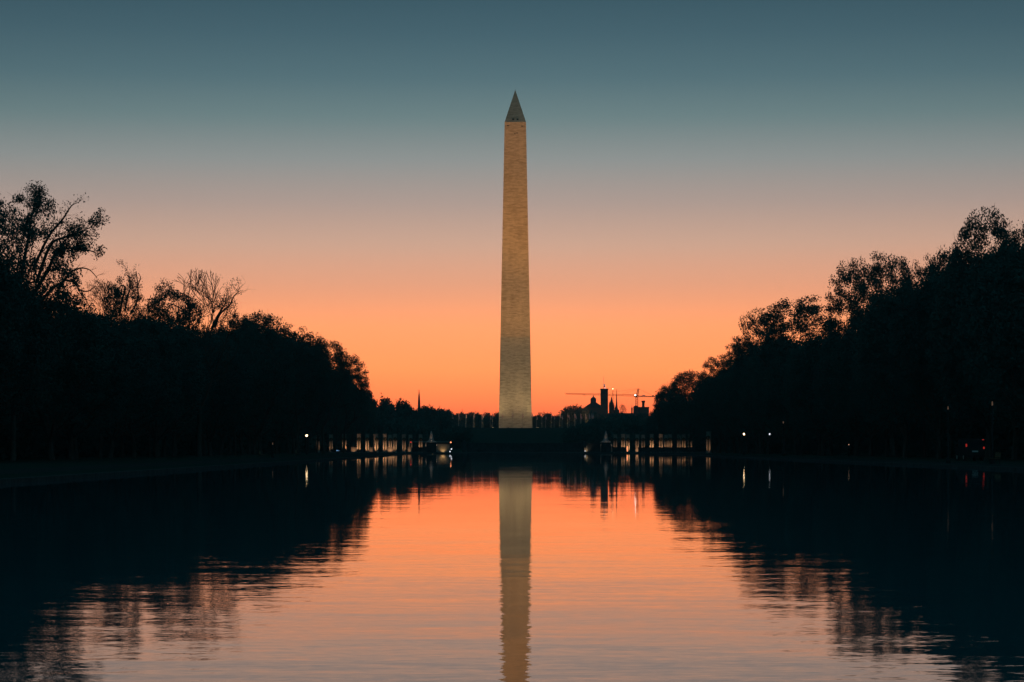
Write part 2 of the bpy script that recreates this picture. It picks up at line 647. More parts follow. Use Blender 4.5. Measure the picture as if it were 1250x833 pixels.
for dx in (-60, 60):
    sd = 'left' if dx < 0 else 'right'
    floodlight(MX + dx, MY - 170, (MX, MY - 5, BZ + 158), 150000, 12, .9, 'distant floodlight low on the hill slope, %s of the obelisk, aimed at its pointed top' % sd, 'lampdim', col=(1, .5, .24))
WARM = (1, .46, .13)
for i, (dx, dy) in enumerate(((-34, -52), (34, -52))):
    sd = 'left' if dx < 0 else 'right'
    floodlight(MX + dx, MY + dy, (MX, MY - 6, BZ + 195), 330000 if dx < 0 else 520000, 46, 1.0, 'low floodlight on the hill, lawn side, %s of the obelisk, aimed at its top' % sd, 'lampdim', col=WARM)
    floodlight(MX + dx * .8, MY + dy - 18, (MX, MY - 6, BZ + 92), 100000 if dx < 0 else 140000, 50, 1.0, 'low floodlight on the hill, nearer the pool, %s of the obelisk' % sd, 'lampdim', col=(1, .48, .16))
    floodlight(MX + dx * 1.3, MY + dy - 22, (MX, MY - 6, BZ + 34), 60000 if dx < 0 else 78000, 64, 1.0, 'low floodlight on the hill, outermost, %s of the obelisk' % sd, 'lampdim', col=(1, .55, .22))
for dx in (-27.5 * .4, 27.5 * .4):
    sd = 'left' if dx < 0 else 'right'
    floodlight(MX + dx, MY - 16, (MX + dx * .3, MY - 7.5, BZ + 30), 7000, 80, 1.0, 'small bright lamp at the obelisk base, near its %s corner' % sd, 'lamp', col=(1, .7, .35))
floodlight(MX - 3.5, MY - 15, (MX - 3.3, MY - 8, BZ + 16), 1500, 75, 1.0, 'small uplight in front of the obelisk base, left of its middle', 'lampdim', col=(1, .62, .3))
floodlight(MX + 3.3, MY - 15, (MX + 3.5, MY - 8, BZ + 16), 1000, 75, 1.0, 'small uplight in front of the obelisk base, right of its middle', 'lampdim', col=(1, .65, .33))

# ring of flagpoles
rng = random.Random(5)
FH = 7.6


def make_flagpole():
    r = empty('flagpole', (0, 0, 0), 'slim metal flagpole with a limp striped flag, in the ring around the obelisk', 'flagpole', 'flagpoles in a ring around the obelisk')
    MB().lathe(0, 0, [(.16, 0), (.16, .25), (.09, .3), (.085, 3), (.055, FH)], 10).build('pole', M['pole'], r, True)
    MB().lathe(0, 0, [(.02, FH), (.1, FH + .06), (.12, FH + .14), (.02, FH + .24)], 10).build('finial', M['pole'], r, True)
    # limp flag: a folded curtain of cloth
    vs, fs = [], []
    nu, nv = 10, 8
    for j in range(nv + 1):
        t = j / nv
        w = .34 + .42 * t * (1 - .35 * t)
        for i in range(nu + 1):
            u = i / nu
            vs.append((.06 + u * w * (.8 + .2 * math.sin(3 * t)), .09 * math.sin(u * 9 + t * 2) * (.4 + u), FH - .15 - t * 2.1 - .35 * u * (1 - t)))
    for j in range(nv):
        for i in range(nu):
            a = j * (nu + 1) + i
            fs.append((a, a + 1, a + nu + 2, a + nu + 1))
    m_ = MB().add(vs, fs).build('flag', M['flag'], r, True)
    so = m_.modifiers.new('thickness', 'SOLIDIFY')
    so.thickness = .01
    return r


fp = make_flagpole()
for k in range(50):
    a = 2 * math.pi * (k + .35) / 50
    x, y = MX + 38.6 * math.sin(a), MY + 38.6 * math.cos(a)
    o = fp if k == 0 else copy_tree(fp)
    o.location = (x, y, gzf(x, y))
    o.rotation_euler = (0, 0, rng.uniform(-.6, .6))

# ------------------------------------------------------------------ trees
UP = np.array([0, 0, 1.0])


def grow_tree(seed, H, rad, stem, levels, leaf_per, leaf_size, leaf_from, spread=1.0, droop=0.0, limbs=6, side=1.3, cz=None, flat=1.0, keep=1.0, cluster=.42, jit=.16, shell=0, clump=.8, clump_n=45, rmin=.008):
    """skeleton of tapered limbs plus leaves at the twigs, fitted in an ellipsoid"""
    g = np.random.default_rng(seed)
    segs = []
    leafp = []
    zc = (H + stem * .8) / 2 if cz is None else cz
    hz = H - zc

    def inside(p):
        return (math.hypot(p[0], p[1]) / rad) ** 2.5 + (abs(p[2] - zc) / hz) ** 2.5 < 1.0

    def perp(d):
        a = g.normal(size=3)
        a -= a.dot(d) * d
        return a / (np.linalg.norm(a) + 1e-9)

    def br(p, d, Ln, r, lvl):
        n = 4 if lvl < 2 else 3
        st = Ln / n
        pts = []
        for i in range(n):
            d = d + g.normal(0, jit if lvl else .05, 3) + UP * ((.06 if lvl < 2 else .015) - droop * (lvl > 1))
            d = d / np.linalg.norm(d)
            q = p + d * st
            if lvl > 0 and not inside(q):
                break
            r2 = max(r * (1 - .42 / n), rmin)
            segs.append((p, q, r, r2, lvl))
            p, r = q, r2
            pts.append(p)
            if lvl > 0 and lvl < levels:
                for _ in range(int(side + g.random())):
                    a = R(g.uniform(28, 62)) * spread
                    nd = d * math.cos(a) + perp(d) * math.sin(a)
                    br(p, nd, Ln * g.uniform(.5, .72), r * .55, lvl + 1)
        if lvl >= leaf_from and g.random() < keep:
            leafp.extend(pts)
        if lvl < levels and (lvl == 0 or len(pts) == n):
            nf = limbs if lvl == 0 else 2
            ph = g.uniform(0, 6.28)
            for k in range(nf):
                if lvl == 0:
                    a = R(g.uniform(12, 60)) * spread
                    t = ph + 6.283 * k / nf + g.normal(0, .25)
                    nd = np.array([math.cos(t) * math.sin(a), math.sin(t) * math.sin(a), math.cos(a)])
                    br(p - d * g.uniform(0, stem * .3), nd, (H - stem) * g.uniform(.42, .6), r * .62, 1)
                else:
                    a = R(g.uniform(12, 35))
                    nd = d * math.cos(a) + perp(d) * math.sin(a)
                    br(p, nd, Ln * g.uniform(.55, .75), r * .7, lvl + 1)

    br(np.array([0, 0, -.3]), UP.copy(), stem + .3, H * .017, 0)
    # rounded outer clumps, each carried by a bent twig from the nearest limb
    clumps = []
    if shell:
        nodes = np.array([s_[1] for s_ in segs if s_[4] >= 1])
        for _ in range(shell):
            v = g.normal(size=3)
            v[2] = abs(v[2]) * 1.1 - .45
            v /= (abs(v[0]) ** 2.3 + abs(v[1]) ** 2.3 + abs(v[2]) ** 2.3) ** (1 / 2.3)
            f = g.uniform(.70, .96)
            c = np.array([v[0] * rad * f, v[1] * rad * f, zc + v[2] * hz * f])
            dd = nodes - c
            dist = np.linalg.norm(dd, axis=1) + 1.2 * (nodes[:, 2] > c[2])
            k = int(dist.argmin())
            a = nodes[k]
            m = (a + c) / 2 + g.normal(0, .25, 3)
            segs.append((a, m, .035, .026, 4))
            segs.append((m, c, .026, .012, 4))
            for _k in range(3):
                e = c + g.normal(0, clump * .55, 3)
                segs.append((c + (m - c) * .15 * _k, e, .014, .008, 5))
            clumps.append(c)
    # tubes
    P = np.array([s[0] for s in segs])
    Qp = np.array([s[1] for s in segs])
    r0 = np.array([s[2] for s in segs])
    r1 = np.array([s[3] for s in segs])
    n = 5
    d = Qp - P
    d /= np.linalg.norm(d, axis=1)[:, None] + 1e-9
    ref = np.where(np.abs(d[:, 2:3]) < .9, np.array([[0, 0, 1.0]]), np.array([[1.0, 0, 0]]))
    a = np.cross(d, ref)
    a /= np.linalg.norm(a, axis=1)[:, None]
    b = np.cross(d, a)
    vs = []
    for c, rr in ((P, r0), (Qp, r1)):
        for k in range(n):
            t = 2 * math.pi * k / n
            vs.append(c + rr[:, None] * (math.cos(t) * a + math.sin(t) * b))
    Vt = np.stack(vs, 1).reshape(-1, 3)
    base = np.arange(len(P)) * 2 * n
    faces = []
    for k in range(n):
        faces.append(np.stack([base + k, base + k + n, base + (k + 1) % n + n, base + (k + 1) % n], 1))
    Ft = np.concatenate(faces)
    # leaves
    LP = np.array(leafp) if leafp else np.zeros((0, 3))
    if len(LP) and leaf_per > 0:
        k = g.poisson(leaf_per, len(LP))
        C = np.repeat(LP, k, axis=0)
        dv = g.normal(size=C.shape)
        dv /= np.linalg.norm(dv, axis=1)[:, None]
        C = C + dv * (cluster * 1.7 * g.random((len(C), 1)) ** .6)
        if clumps:
            K = np.repeat(np.array(clumps), g.poisson(clump_n, len(clumps)), axis=0)
            dv = g.normal(size=K.shape)
            dv /= np.linalg.norm(dv, axis=1)[:, None]
            dv[:, 2] *= .75
            C = np.concatenate([C, K + dv * clump * g.random((len(K), 1)) ** .5])
        m = len(C)
        u = g.normal(size=(m, 3))
        u /= np.linalg.norm(u, axis=1)[:, None]
        w = g.normal(size=(m, 3))
        w -= (w * u).sum(1)[:, None] * u
        w /= np.linalg.norm(w, axis=1)[:, None]
        s = g.uniform(.6, 1.35, (m, 1)) * leaf_size
        q = np.stack([C - u * s, C - w * s * .55, C + u * s, C + w * s * .55], 1).reshape(-1, 3)
        Fl = np.arange(m * 4).reshape(-1, 4)
    else:
        q = Fl = None
    return (Vt, Ft, q, Fl)


PROTO = {}


def proto(key, leaf='leaf', **kw):
    Vt, Ft, Vl, Fl = grow_tree(**kw)
    tm = np_mesh('trunk', Vt, Ft, M['bark'])
    cm = np_mesh('crown', Vl, Fl, M[leaf]) if Vl is not None else None
    allv = Vt if Vl is None else np.concatenate([Vt, Vl])
    hh = np.percentile(allv[:, 2], 99.3) if Vl is not None and len(Vl) > 20000 else allv[:, 2].max()
    ww = np.percentile(np.hypot(allv[:, 0], allv[:, 1]), 97)
    print('PROTO', key, len(Ft) // 5, 0 if Fl is None else len(Fl), round(float(hh), 1), round(float(ww), 1))
    PROTO[key] = (tm, cm, hh, ww)


for i in range(4):
    proto('dense%d' % i, seed=11 + i, H=20, rad=5.2, stem=3.0, levels=4, leaf_per=9, leaf_size=.14, leaf_from=3, limbs=9, spread=1.35, side=1.4, cz=11.4, cluster=.5, jit=.2, shell=330, clump=.95, clump_n=60)
for i in range(3):
    proto('airy%d' % i, seed=41 + i, H=20, rad=5.0, stem=4.5, levels=4, leaf_per=9, leaf_size=.12, leaf_from=4, limbs=9, spread=1.4, side=1.25, keep=.8, cz=12.6, cluster=.36, jit=.24, shell=210, clump=.8, clump_n=80)
proto('open0', seed=71, H=20, rad=7.0, stem=4.5, levels=4, leaf_per=14, leaf_size=.11, leaf_from=4, limbs=9, spread=1.35, side=1.1, keep=.8, cz=12.0, cluster=.30, jit=.26, shell=170, clump=.62, clump_n=60)
proto('open1', seed=74, H=20, rad=7.0, stem=4.5, levels=4, leaf_per=14, leaf_size=.11, leaf_from=4, limbs=9, spread=1.35, side=1.1, keep=.8, cz=12.0, cluster=.30, jit=.26, shell=170, clump=.62, clump_n=60)
proto('bare0', 'leaf_dry', seed=81, H=20, rad=4.2, stem=6, levels=5, leaf_per=.12, leaf_size=.10, leaf_from=5, limbs=5, spread=.62, side=.95, jit=.13, rmin=.022)
proto('bare1', 'leaf_dry', seed=83, H=20, rad=4.6, stem=6, levels=5, leaf_per=.5, leaf_size=.10, leaf_from=5, limbs=5, spread=.75, side=1.0, jit=.16, rmin=.02)
proto('low0', seed=91, H=9, rad=5.5, stem=.7, levels=3, leaf_per=26, leaf_size=.26, leaf_from=2, limbs=9, spread=1.45, side=1.6, cz=4.2, cluster=.62)
proto('low1', seed=93, H=9, rad=5.5, stem=.7, levels=3, leaf_per=26, leaf_size=.26, leaf_from=2, limbs=9, spread=1.4, side=1.6, cz=4.2, cluster=.62)


def tree(key, x, y, top, width, label, group, rz=None, name='broadleaf_tree', lean=0.0, cat='tree'):
    """top: world height of the tip; width: crown width in metres"""
    tm, cm, hh, ww = PROTO[key]
    z0 = gzf(x, y)
    r = empty(name, (x, y, z0), label, cat, group, 0)
    sz = (top - z0) / hh
    sx = width / 2 / ww
    rz = rng.uniform(0, 6.28) if rz is None else rz
    for nm, me_ in (('trunk', tm), ('crown', cm)):
        if me_ is None:
            continue
        o = bpy.data.objects.new(nm, me_)
        COL.objects.link(o)
        o.parent = r
        o.scale = (sx, sx, sz)
        o.rotation_euler = (0, lean, rz)
    return r


def zt(py, Y):
    return HC + (546.5 - py) * Y / F


ORD = ['first', 'second', 'third', 'fourth', 'fifth', 'sixth', 'seventh', 'eighth', 'ninth', 'tenth', 'eleventh', 'twelfth', 'thirteenth',
       'fourteenth', 'fifteenth', 'sixteenth', 'seventeenth', 'eighteenth', 'nineteenth', 'twentieth', 'twenty-first', 'twenty-second', 'twenty-third',
       'twenty-fourth', 'twenty-fifth', 'twenty-sixth', 'twenty-seventh', 'twenty-eighth', 'twenty-ninth', 'thirtieth', 'thirty-first',
       'thirty-second', 'thirty-third', 'thirty-fourth', 'thirty-fifth', 'thirty-sixth', 'thirty-seventh', 'thirty-eighth', 'thirty-ninth', 'fortieth']

SKY = [  # px of the crown's middle, px of its tip, width in px, kind, distance, label
    (16, 244, 165, 'open0', 205, 'tallest open crowned tree at the left edge, wide leafy limbs against the dusk sky'),
    (-40, 245, 150, 'open1', 190, 'tall open crowned tree cut by the left edge of the view'),
    (122, 338, 75, 'bare1', 262, 'thin twiggy tree just right of the tallest left tree'),
    (150, 345, 60, 'airy1', 275, 'sparse tree with a curled dead stem sticking out of its top'),
    (183, 368, 60, 'bare1', 290, 'low brushy tree between the curled stem and the fan of bare twigs'),
    (212, 350, 75, 'airy0', 305, 'sparse leafy tree leaning against the bare fan shaped tree'),
    (243, 327, 95, 'bare0', 310, 'bare tree with a fan of upright twigs and one long dead limb'),
    (287, 386, 60, 'airy2', 345, 'round airy tree just right of the long dead limb'),
    (318, 387, 85, 'dense1', 365, 'round crowned tree on the left skyline, highest of the dense ones'),
    (362, 402, 80, 'airy0', 410, 'round crowned tree halfway down the left skyline slope'),
    (395, 417, 70, 'airy2', 460, 'loose crowned tree low on the left skyline slope'),
    (420, 434, 60, 'airy1', 500, 'loose crowned tree second from the low end of the left slope'),
    (434, 455, 38, 'airy0', 640, 'small airy tree at the low end of the left slope'),
    (446, 486, 26, 'low0', 690, 'small dark tree right where the left slope meets the far tree line'),
    (818, 472, 40, 'dense2', 640, 'dense tree at the low end of the right slope, beside the crane'),
    (842, 456, 62, 'dense1', 560, 'dense round tree second from the low end of the right slope'),
    (878, 437, 55, 'airy1', 500, 'thin leafy tree low on the right skyline slope'),
    (905, 415, 50, 'airy2', 470, 'twiggy leafy tree left of the pair of open crowned trees'),
    (928, 382, 66, 'airy1', 430, 'narrow open crowned tree, left one of the right slope pair'),
    (975, 366, 105, 'airy2', 385, 'wide open crowned tree halfway up the right slope'),
    (1045, 322, 75, 'airy1', 330, 'tall airy tree standing clear on the right slope, left of its twin'),
    (1082, 315, 85, 'airy2', 318, 'tall airy tree with forked twiggy top, right one of the twins'),
    (1128, 320, 60, 'airy0', 290, 'small crowned airy tree right of the tall twins'),
    (1160, 312, 75, 'dense3', 272, 'round dense tree below the highest right tree'),
    (1208, 262, 100, 'airy1', 240, 'highest airy round crowned tree near the right edge'),
    (1256, 268, 100, 'airy0', 228, 'tall dense tree cut by the right edge of the view'),
    (1310, 262, 120, 'dense2', 215, 'tall tree just outside the right edge of the view'),
]
skyroots = {}
for k, (px, py, w, key, Y, lb) in enumerate(SKY):
    X = (px - 613) * Y / F
    g_ = 'trees along the left bank' if px < 600 else 'trees along the right bank'
    skyroots[k] = tree(key, X, Y, zt(py, Y), w * Y / F, lb, g_, rz=(k * 1.7) % 6.28)


def profile(tab, x):
    return float(np.interp(x, [a for a, b in tab], [b for a, b in tab]))


PL = [(-120, 250), (-60, 285), (0, 330), (55, 345), (95, 372), (170, 386), (200, 395), (262, 400), (300, 393), (340, 400), (380, 421), (410, 443), (430, 468), (446, 498)]
PR = [(800, 500), (822, 482), (850, 464), (875, 456), (900, 442), (940, 414), (1000, 408), (1020, 404), (1050, 390), (1100, 355), (1150, 322), (1200, 312), (1250, 302), (1340, 290)]
for side in (-1, 1):
    tab = PL if side < 0 else PR
    word = 'left' if side < 0 else 'right'
    k = 0
    Y = 176.0 if side < 0 else 205.0
    while Y < 700:
        X = side * (46.5 if side < 0 else 51.5) + rng.uniform(-2, 2)
        if not (548 < Y < 612):
            px = 613 + X * F / Y
            yy = profile(tab, px) + rng.uniform(2, 14) * (1 if Y > 400 else 1.6)
            wd = rng.uniform(10.5, 12.5) * (1 if Y < 540 else .8)
            lb = 'dark leafy tree in the front row on the %s bank, %s from its near end' % (word, ORD[k])
            tree('dense%d' % rng.randrange(4), X, Y, zt(yy, Y), wd, lb, 'trees along the %s bank' % word)
            k += 1
        Y += rng.uniform(11, 14) if Y < 400 else rng.uniform(13, 17)
    # lower, wider trees and thickets behind them, dark under the crowns
    k = 0
    Y = 190.0
    while Y < 760:
        X = side * (60 if side < 0 else 65) + rng.uniform(-2.5, 2.5)
        tree('low%d' % rng.randrange(2), X, Y, 10.5 + rng.uniform(-1.5, 2.5), rng.uniform(15, 18),
             'low bushy tree in the dark second row behind the %s bank trees' % word, 'bushy trees behind the %s bank' % word, name='bushy_tree')
        Y += rng.uniform(13, 16)


# drawn limbs of particular trees
def limb(root, pts, Y, r0, r1, name, twigs=0, tw=1.0, seed=1, up=.6, leaf=0):
    g = np.random.default_rng(seed)
    rl = np.array(root.location)
    P = [pt(a, b, Y) + np.array([0, g.uniform(-.4, .4), 0]) for a, b in pts]
    # Catmull-Rom through the points
    out = []
    for i in range(len(P) - 1):
        p0, p1, p2, p3 = P[max(i - 1, 0)], P[i], P[i + 1], P[min(i + 2, len(P) - 1)]
        for t in np.linspace(0, 1, 5)[:-1]:
            out.append(.5 * ((2 * p1) + (-p0 + p2) * t + (2 * p0 - 5 * p1 + 4 * p2 - p3) * t * t + (-p0 + 3 * p1 - 3 * p2 + p3) * t ** 3))
    out.append(P[-1])
    mb = MB()
    n = len(out) - 1
    for i in range(n):
        a = r0 + (r1 - r0) * i / n
        b = r0 + (r1 - r0) * (i + 1) / n
        mb.tube(out[i] - rl, out[i + 1] - rl, a, b, 6)
    tips = []

    def twig(p, d, Ln, r, lv):
        for _ in range(3):
            d = d + g.normal(0, .22, 3) + UP * .05
            d /= np.linalg.norm(d)
            q = p + d * Ln / 3
            mb.tube(p - rl, q - rl, r, r * .8, 4)
            p = q
            r *= .8
            tips.append(p)
            if lv > 0 and g.random() < .75:
                nd = d + g.normal(0, .6, 3)
                twig(p, nd / np.linalg.norm(nd), Ln * .6, r * .7, lv - 1)

    for k in range(twigs):
        i = g.integers(max(1, n // 3), n)
        d = out[i] - out[i - 1]
        d = d / np.linalg.norm(d) * .7 + g.normal(0, .5, 3) + UP * up
        twig(out[i], d / np.linalg.norm(d), tw * g.uniform(.9, 2.0), max(r1 * .7, .02), 2)
    o = mb.build(name, M['bark'], root)
    if leaf:
        tips = [t for t in tips if g.random() < .45]
        C = np.repeat(np.array(tips), leaf, axis=0)
        C = C + g.normal(0, .2, C.shape) - rl
        m = len(C)
        u = g.normal(size=(m, 3))
        u /= np.linalg.norm(u, axis=1)[:, None]
        w = np.cross(u, g.normal(size=(m, 3)))
        w /= np.linalg.norm(w, axis=1)[:, None]
        s = .10
        q = np.stack([C - u * s, C - w * s * .6, C + u * s, C + w * s * .6], 1).reshape(-1, 3)
        me = np_mesh('leaves', q, np.arange(m * 4).reshape(-1, 4), M['leaf'])
        lo = bpy.data.objects.new('leaves', me)
        COL.objects.link(lo)
        lo.parent = root
    return o


t0 = skyroots[0]
T0 = .5
limb(t0, [(48, 372), (66, 352), (76, 344), (86, 333), (99, 328), (110, 330), (119, 340)], 203, .16, .03, 'dead_limb', 9, 1.0 * T0, 3, .1)
limb(t0, [(70, 356), (78, 343), (90, 345), (98, 354), (107, 356), (117, 350)], 203, .13, .03, 'dead_limb', 3, .9 * T0, 4, .0)
limb(t0, [(40, 360), (58, 330), (70, 308), (92, 303), (108, 306), (118, 309)], 204, .20, .04, 'limb', 16, 1.3 * T0, 5, .25, 10)
limb(t0, [(45, 345), (62, 300), (80, 290), (100, 283), (112, 276)], 204, .18, .03, 'limb', 16, 1.3 * T0, 6, .3, 10)
limb(t0, [(40, 330), (58, 290), (76, 268), (88, 252), (96, 248)], 204, .15, .025, 'limb', 10, 1.2 * T0, 7, .4, 1)
limb(t0, [(25, 345), (32, 300), (40, 262), (44, 238)], 204, .2, .03, 'limb', 14, 1.2 * T0, 8, .4, 10)
t3 = skyroots[3]
limb(t3, [(146, 385), (150, 366), (153, 352), (147, 349), (144, 358)], 274, .14, .06, 'dead_stem', 0, 1, 9)
limb(t3, [(152, 380), (157, 362), (160, 346), (156, 336)], 274, .12, .03, 'dead_stem', 8, 1.1, 10, .5, 4)
limb(t3, [(160, 384), (168, 366), (168, 347), (167, 332)], 274, .12, .05, 'dead_stem', 2, .9, 11, .8)
limb(t3, [(167, 352), (171, 340), (170, 334)], 274, .07, .03, 'dead_stem', 1, .6, 12, .8)
t6 = skyroots[6]
limb(t6, [(262, 400), (268, 384), (280, 373), (286, 362), (293, 356)], 309, .2, .04, 'dead_limb', 5, 1.0, 13, .3)
limb(t6, [(258, 402), (266, 386), (272, 376), (276, 369)], 309, .2, .05, 'limb', 14, 1.3, 14, .5, 7)

# far trees: behind the memorial, round the hill, and behind the obelisk
k = 0
for px, py, Y, w in ((463, 492, 820, 34), (484, 494, 800, 32), (500, 499, 860, 30), (517, 499, 900, 32), (534, 502, 930, 30), (549, 503, 1240, 26),
                     (563, 507, 1290, 24), (577, 506, 1260, 24), (590, 508, 1300, 22), (602, 507, 1280, 24), (614, 509, 1290, 24), (645, 508, 1300, 24)):
    X = (px - 613) * Y / F
    tree('low%d' % (k % 2), X, Y, zt(py, Y), w * Y / F * 1.15, 'dark tree on the far skyline left of the obelisk, %s from the left' % ORD[k] if k < 11 else 'dark far tree mostly hidden behind the obelisk', 'trees on the far skyline', name='bushy_tree')
    k += 1
k = 0
for px, py, Y, w in ((662, 508, 1290, 24), (674, 508, 1310, 22), (685, 508, 1300, 20), (703, 499, 1270, 34), (718, 503, 1250, 24), (760, 507, 1200, 32), (778, 507, 1180, 30), (797, 508, 1150, 30), (812, 503, 1000, 34), (735, 508, 1230, 28)):
    X = (px - 613) * Y / F
    tree('low%d' % (k % 2), X, Y, zt(py, Y), w * Y / F * 1.15, 'dark tree on the far skyline right of the obelisk, %s in its cluster' % ORD[k], 'trees on the far skyline', name='bushy_tree')
    k += 1
tree('bare1', (759.5 - 613) * 1400 / F, 1400, zt(493, 1400), 12 * 1400 / F, 'small bare reddish tree on the far skyline between spire and crane', 'trees on the far skyline')

# nearer band of trees on both sides of the hill foot: dark behind the pillars
k = 0
for px in list(range(372, 560, 20)) + list(range(712, 890, 20)):
    Y = 745 + (k * 37) % 60
    X = (px - 613) * Y / F
    tree('low%d' % (k % 2), X, Y, zt(512 + (k * 7) % 5 + (8 if 540 < px < 730 else 0), Y), 12.5,
         'dark bushy tree behind the %s row of memorial pillars, %s from the %s' % (('left', ORD[k], 'left') if px < 600 else ('right', ORD[k - 10], 'left')), 'bushy trees behind the memorial pillars', name='bushy_tree')
    k += 1

# ------------------------------------------------------------------ memorial round the far end of the pool
def lamp_light(parent, loc, P, col=(1, .50, .25), rad=.1, aim=(0, 1, 1.0), size=125):
    from mathutils import Vector
    l = bpy.data.lights.new('uplight_beam', 'SPOT')
    l.energy = P
    l.color = col
    l.shadow_soft_size = rad
    l.spot_size = R(size)
    l.spot_blend = .8
    o = bpy.data.objects.new('uplight_beam', l)
    COL.objects.link(o)
    o.parent = parent
    o.location = loc
    o.rotation_euler = Vector(aim).to_track_quat('-Z', 'Y').to_euler()
    return o


def make_pillar(PH=4.75, w=.5):
    r = empty('memorial_pillar', (0, 0, 0), None, 'pillar', 'pillars of the memorial round the far end of the pool')
    mb = MB()
    mb.box(-w, w, -.5, .5, 0, .55)
    mb.box(-w * .92, -.16, -.42, .42, .552, PH - 1.0)
    mb.box(.16, w * .92, -.42, .42, .552, PH - 1.0)
    mb.box(-w * .92, w * .92, -.42, .42, PH - .998, PH - .2)
    mb.box(-w, w, -.5, .5, PH - .198, PH)
    mb.build('shaft', M['granite'], r)
    MB().box(-.158, .158, -.1, .1, .552, PH - 1.002).build('slot_panel', M['bronze'], r)
    wr = MB()
    wr.torus((0, -.56, PH - 1.35), .36, .12)
    wr.build('wreath', M['bronze'], r, True)
    return r


pil = make_pillar()
first = True
PIL = [  # px centre, distance, light power, brightness words
    (388, 585, 5, 0), (404, 592, 6, 0), (420.5, 560, 34, 0), (438, 565, 30, 0), (448.2, 560, 30, 0), (459, 562, 34, 0), (469.5, 566, 26, 0),
    (476, 600, 28, 0), (481.8, 562, 18, 0), (493, 575, 10, 0), (501, 600, 5, 0), (513.4, 585, 17, 0),
    (751, 585, 6, 0), (761, 565, 22, 0), (766.5, 590, 28, 0), (778, 590, 16, 0), (785, 600, 8, 0), (795.5, 570, 42, 0), (807, 575, 20, 0), (813, 600, 14, 0), (818, 575, 18, 0),
    (829, 590, 12, 0), (834.5, 575, 16, 0), (842.5, 570, 10, 0), (865, 480, 7, 0)]
nl, nr = 0, 0
for px, Y, P, _ in PIL:
    o = pil if first else copy_tree(pil)
    first = False
    X = (px - 613) * Y / F
    o.location = (X, Y, gzf(X, Y))
    sgn = -1 if px < 600 else 1
    o.rotation_euler = (0, 0, -sgn * rng.uniform(.05, .45))
    if px < 600:
        o['label'] = 'uplit granite pillar with wreath in the left memorial row, %s from the left' % ORD[nl]
        nl += 1
    else:
        o['label'] = 'uplit granite pillar with wreath in the right memorial row, %s from the left' % ORD[nr]
        nr += 1
    u = empty('ground_uplight', (X + rng.uniform(-.1, .1), Y - 2.0, gzf(X, Y)), 'small ground uplight at the foot of memorial pillar %s from the left, %s row' % ((ORD[nl - 1], 'left') if px < 600 else (ORD[nr - 1], 'right')), 'uplight', 'ground uplights at the memorial pillars')
    MB().lathe(0, 0, [(.13, 0), (.16, .22), (.13, .26)], 10).build('housing', M['steel'], u)
    MB().lathe(0, 0, [(.10, .262), (.10, .275)], 10).build('lens', M['lampdim'], u)
    lamp_light(u, (0, .1, .3), P * 14, aim=(0, 1, .75), size=66)

# low walls in front of the pillars
for xa, xb, Y, ytop, lb in ((404, 446, 545, 548.6, 'low dark wall in front of the leftmost memorial pillars'),
                            (502.5, 521, 540, 546, 'short dark wall between the fountain and the left pillar row'),
                            (747.5, 764, 540, 546, 'short dark wall between the fountain and the right pillar row'),
                            (779, 850, 550, 546.2, 'long low dark wall in front of the right pillar row')):
    X0, X1 = (xa - 613) * Y / F, (xb - 613) * Y / F
    r = empty('low_wall', ((X0 + X1) / 2, Y, .31), lb, 'wall', 'low walls of the memorial')
    hw = (X1 - X0) / 2
    zt_ = max(zt(ytop, Y) - .31, .5)
    MB().box(-hw, hw, -.3, .3, 0, zt_ - .15).build('wall', M['shaded_granite'], r)
    MB().box(-hw - .06, hw + .06, -.38, .38, zt_ - .148, zt_).build('coping', M['shaded_granite'], r)
for px, Y, w, P, lb in ((432, 535, .9, 10, 'bright uplit stone block left of the first pillar gap'), (453, 538, .7, 6, 'dim stone block below the darker left pillar'),
                        (476.4, 530, .95, 16, 'brightest uplit stone block at the left row\'s middle pillar'), (499.7, 532, .5, 8, 'narrow lit stone block beside the short dark wall on the left'),
                        (777.3, 530, .42, 14, 'lit stone block at the end of the long right wall')):
    X = (px - 613) * Y / F
    r = empty('stone_block', (X, Y, .31), lb, 'stone block', 'lit stone blocks at the pillar feet')
    MB().box(-w * .7, w * .7, -.45, .45, 0, 1.05).build('body', M['granite'], r)
    MB().box(-w * .7 - .06, w * .7 + .06, -.5, .5, 1.052, 1.18).build('cap', M['granite'], r)
    lamp_light(r, (0, -1.3, .2), P * 4)

# bright lamp post left of the right row
X, Y = (765.7 - 613) * 525 / F, 525
r = empty('lamp_post', (X, Y, .31), 'bright white post lamp in front of the second right pillar', 'lamp post')
MB().lathe(0, 0, [(.14, 0), (.14, .12), (.1, .14)], 12).build('base', M['steel'], r)
MB().lathe(0, 0, [(.085, .142), (.085, 1.35)], 12).build('diffuser', M['lamporange'], r)
MB().lathe(0, 0, [(.12, 1.352), (.14, 1.4), (.03, 1.46)], 12).build('cap', M['steel'], r)

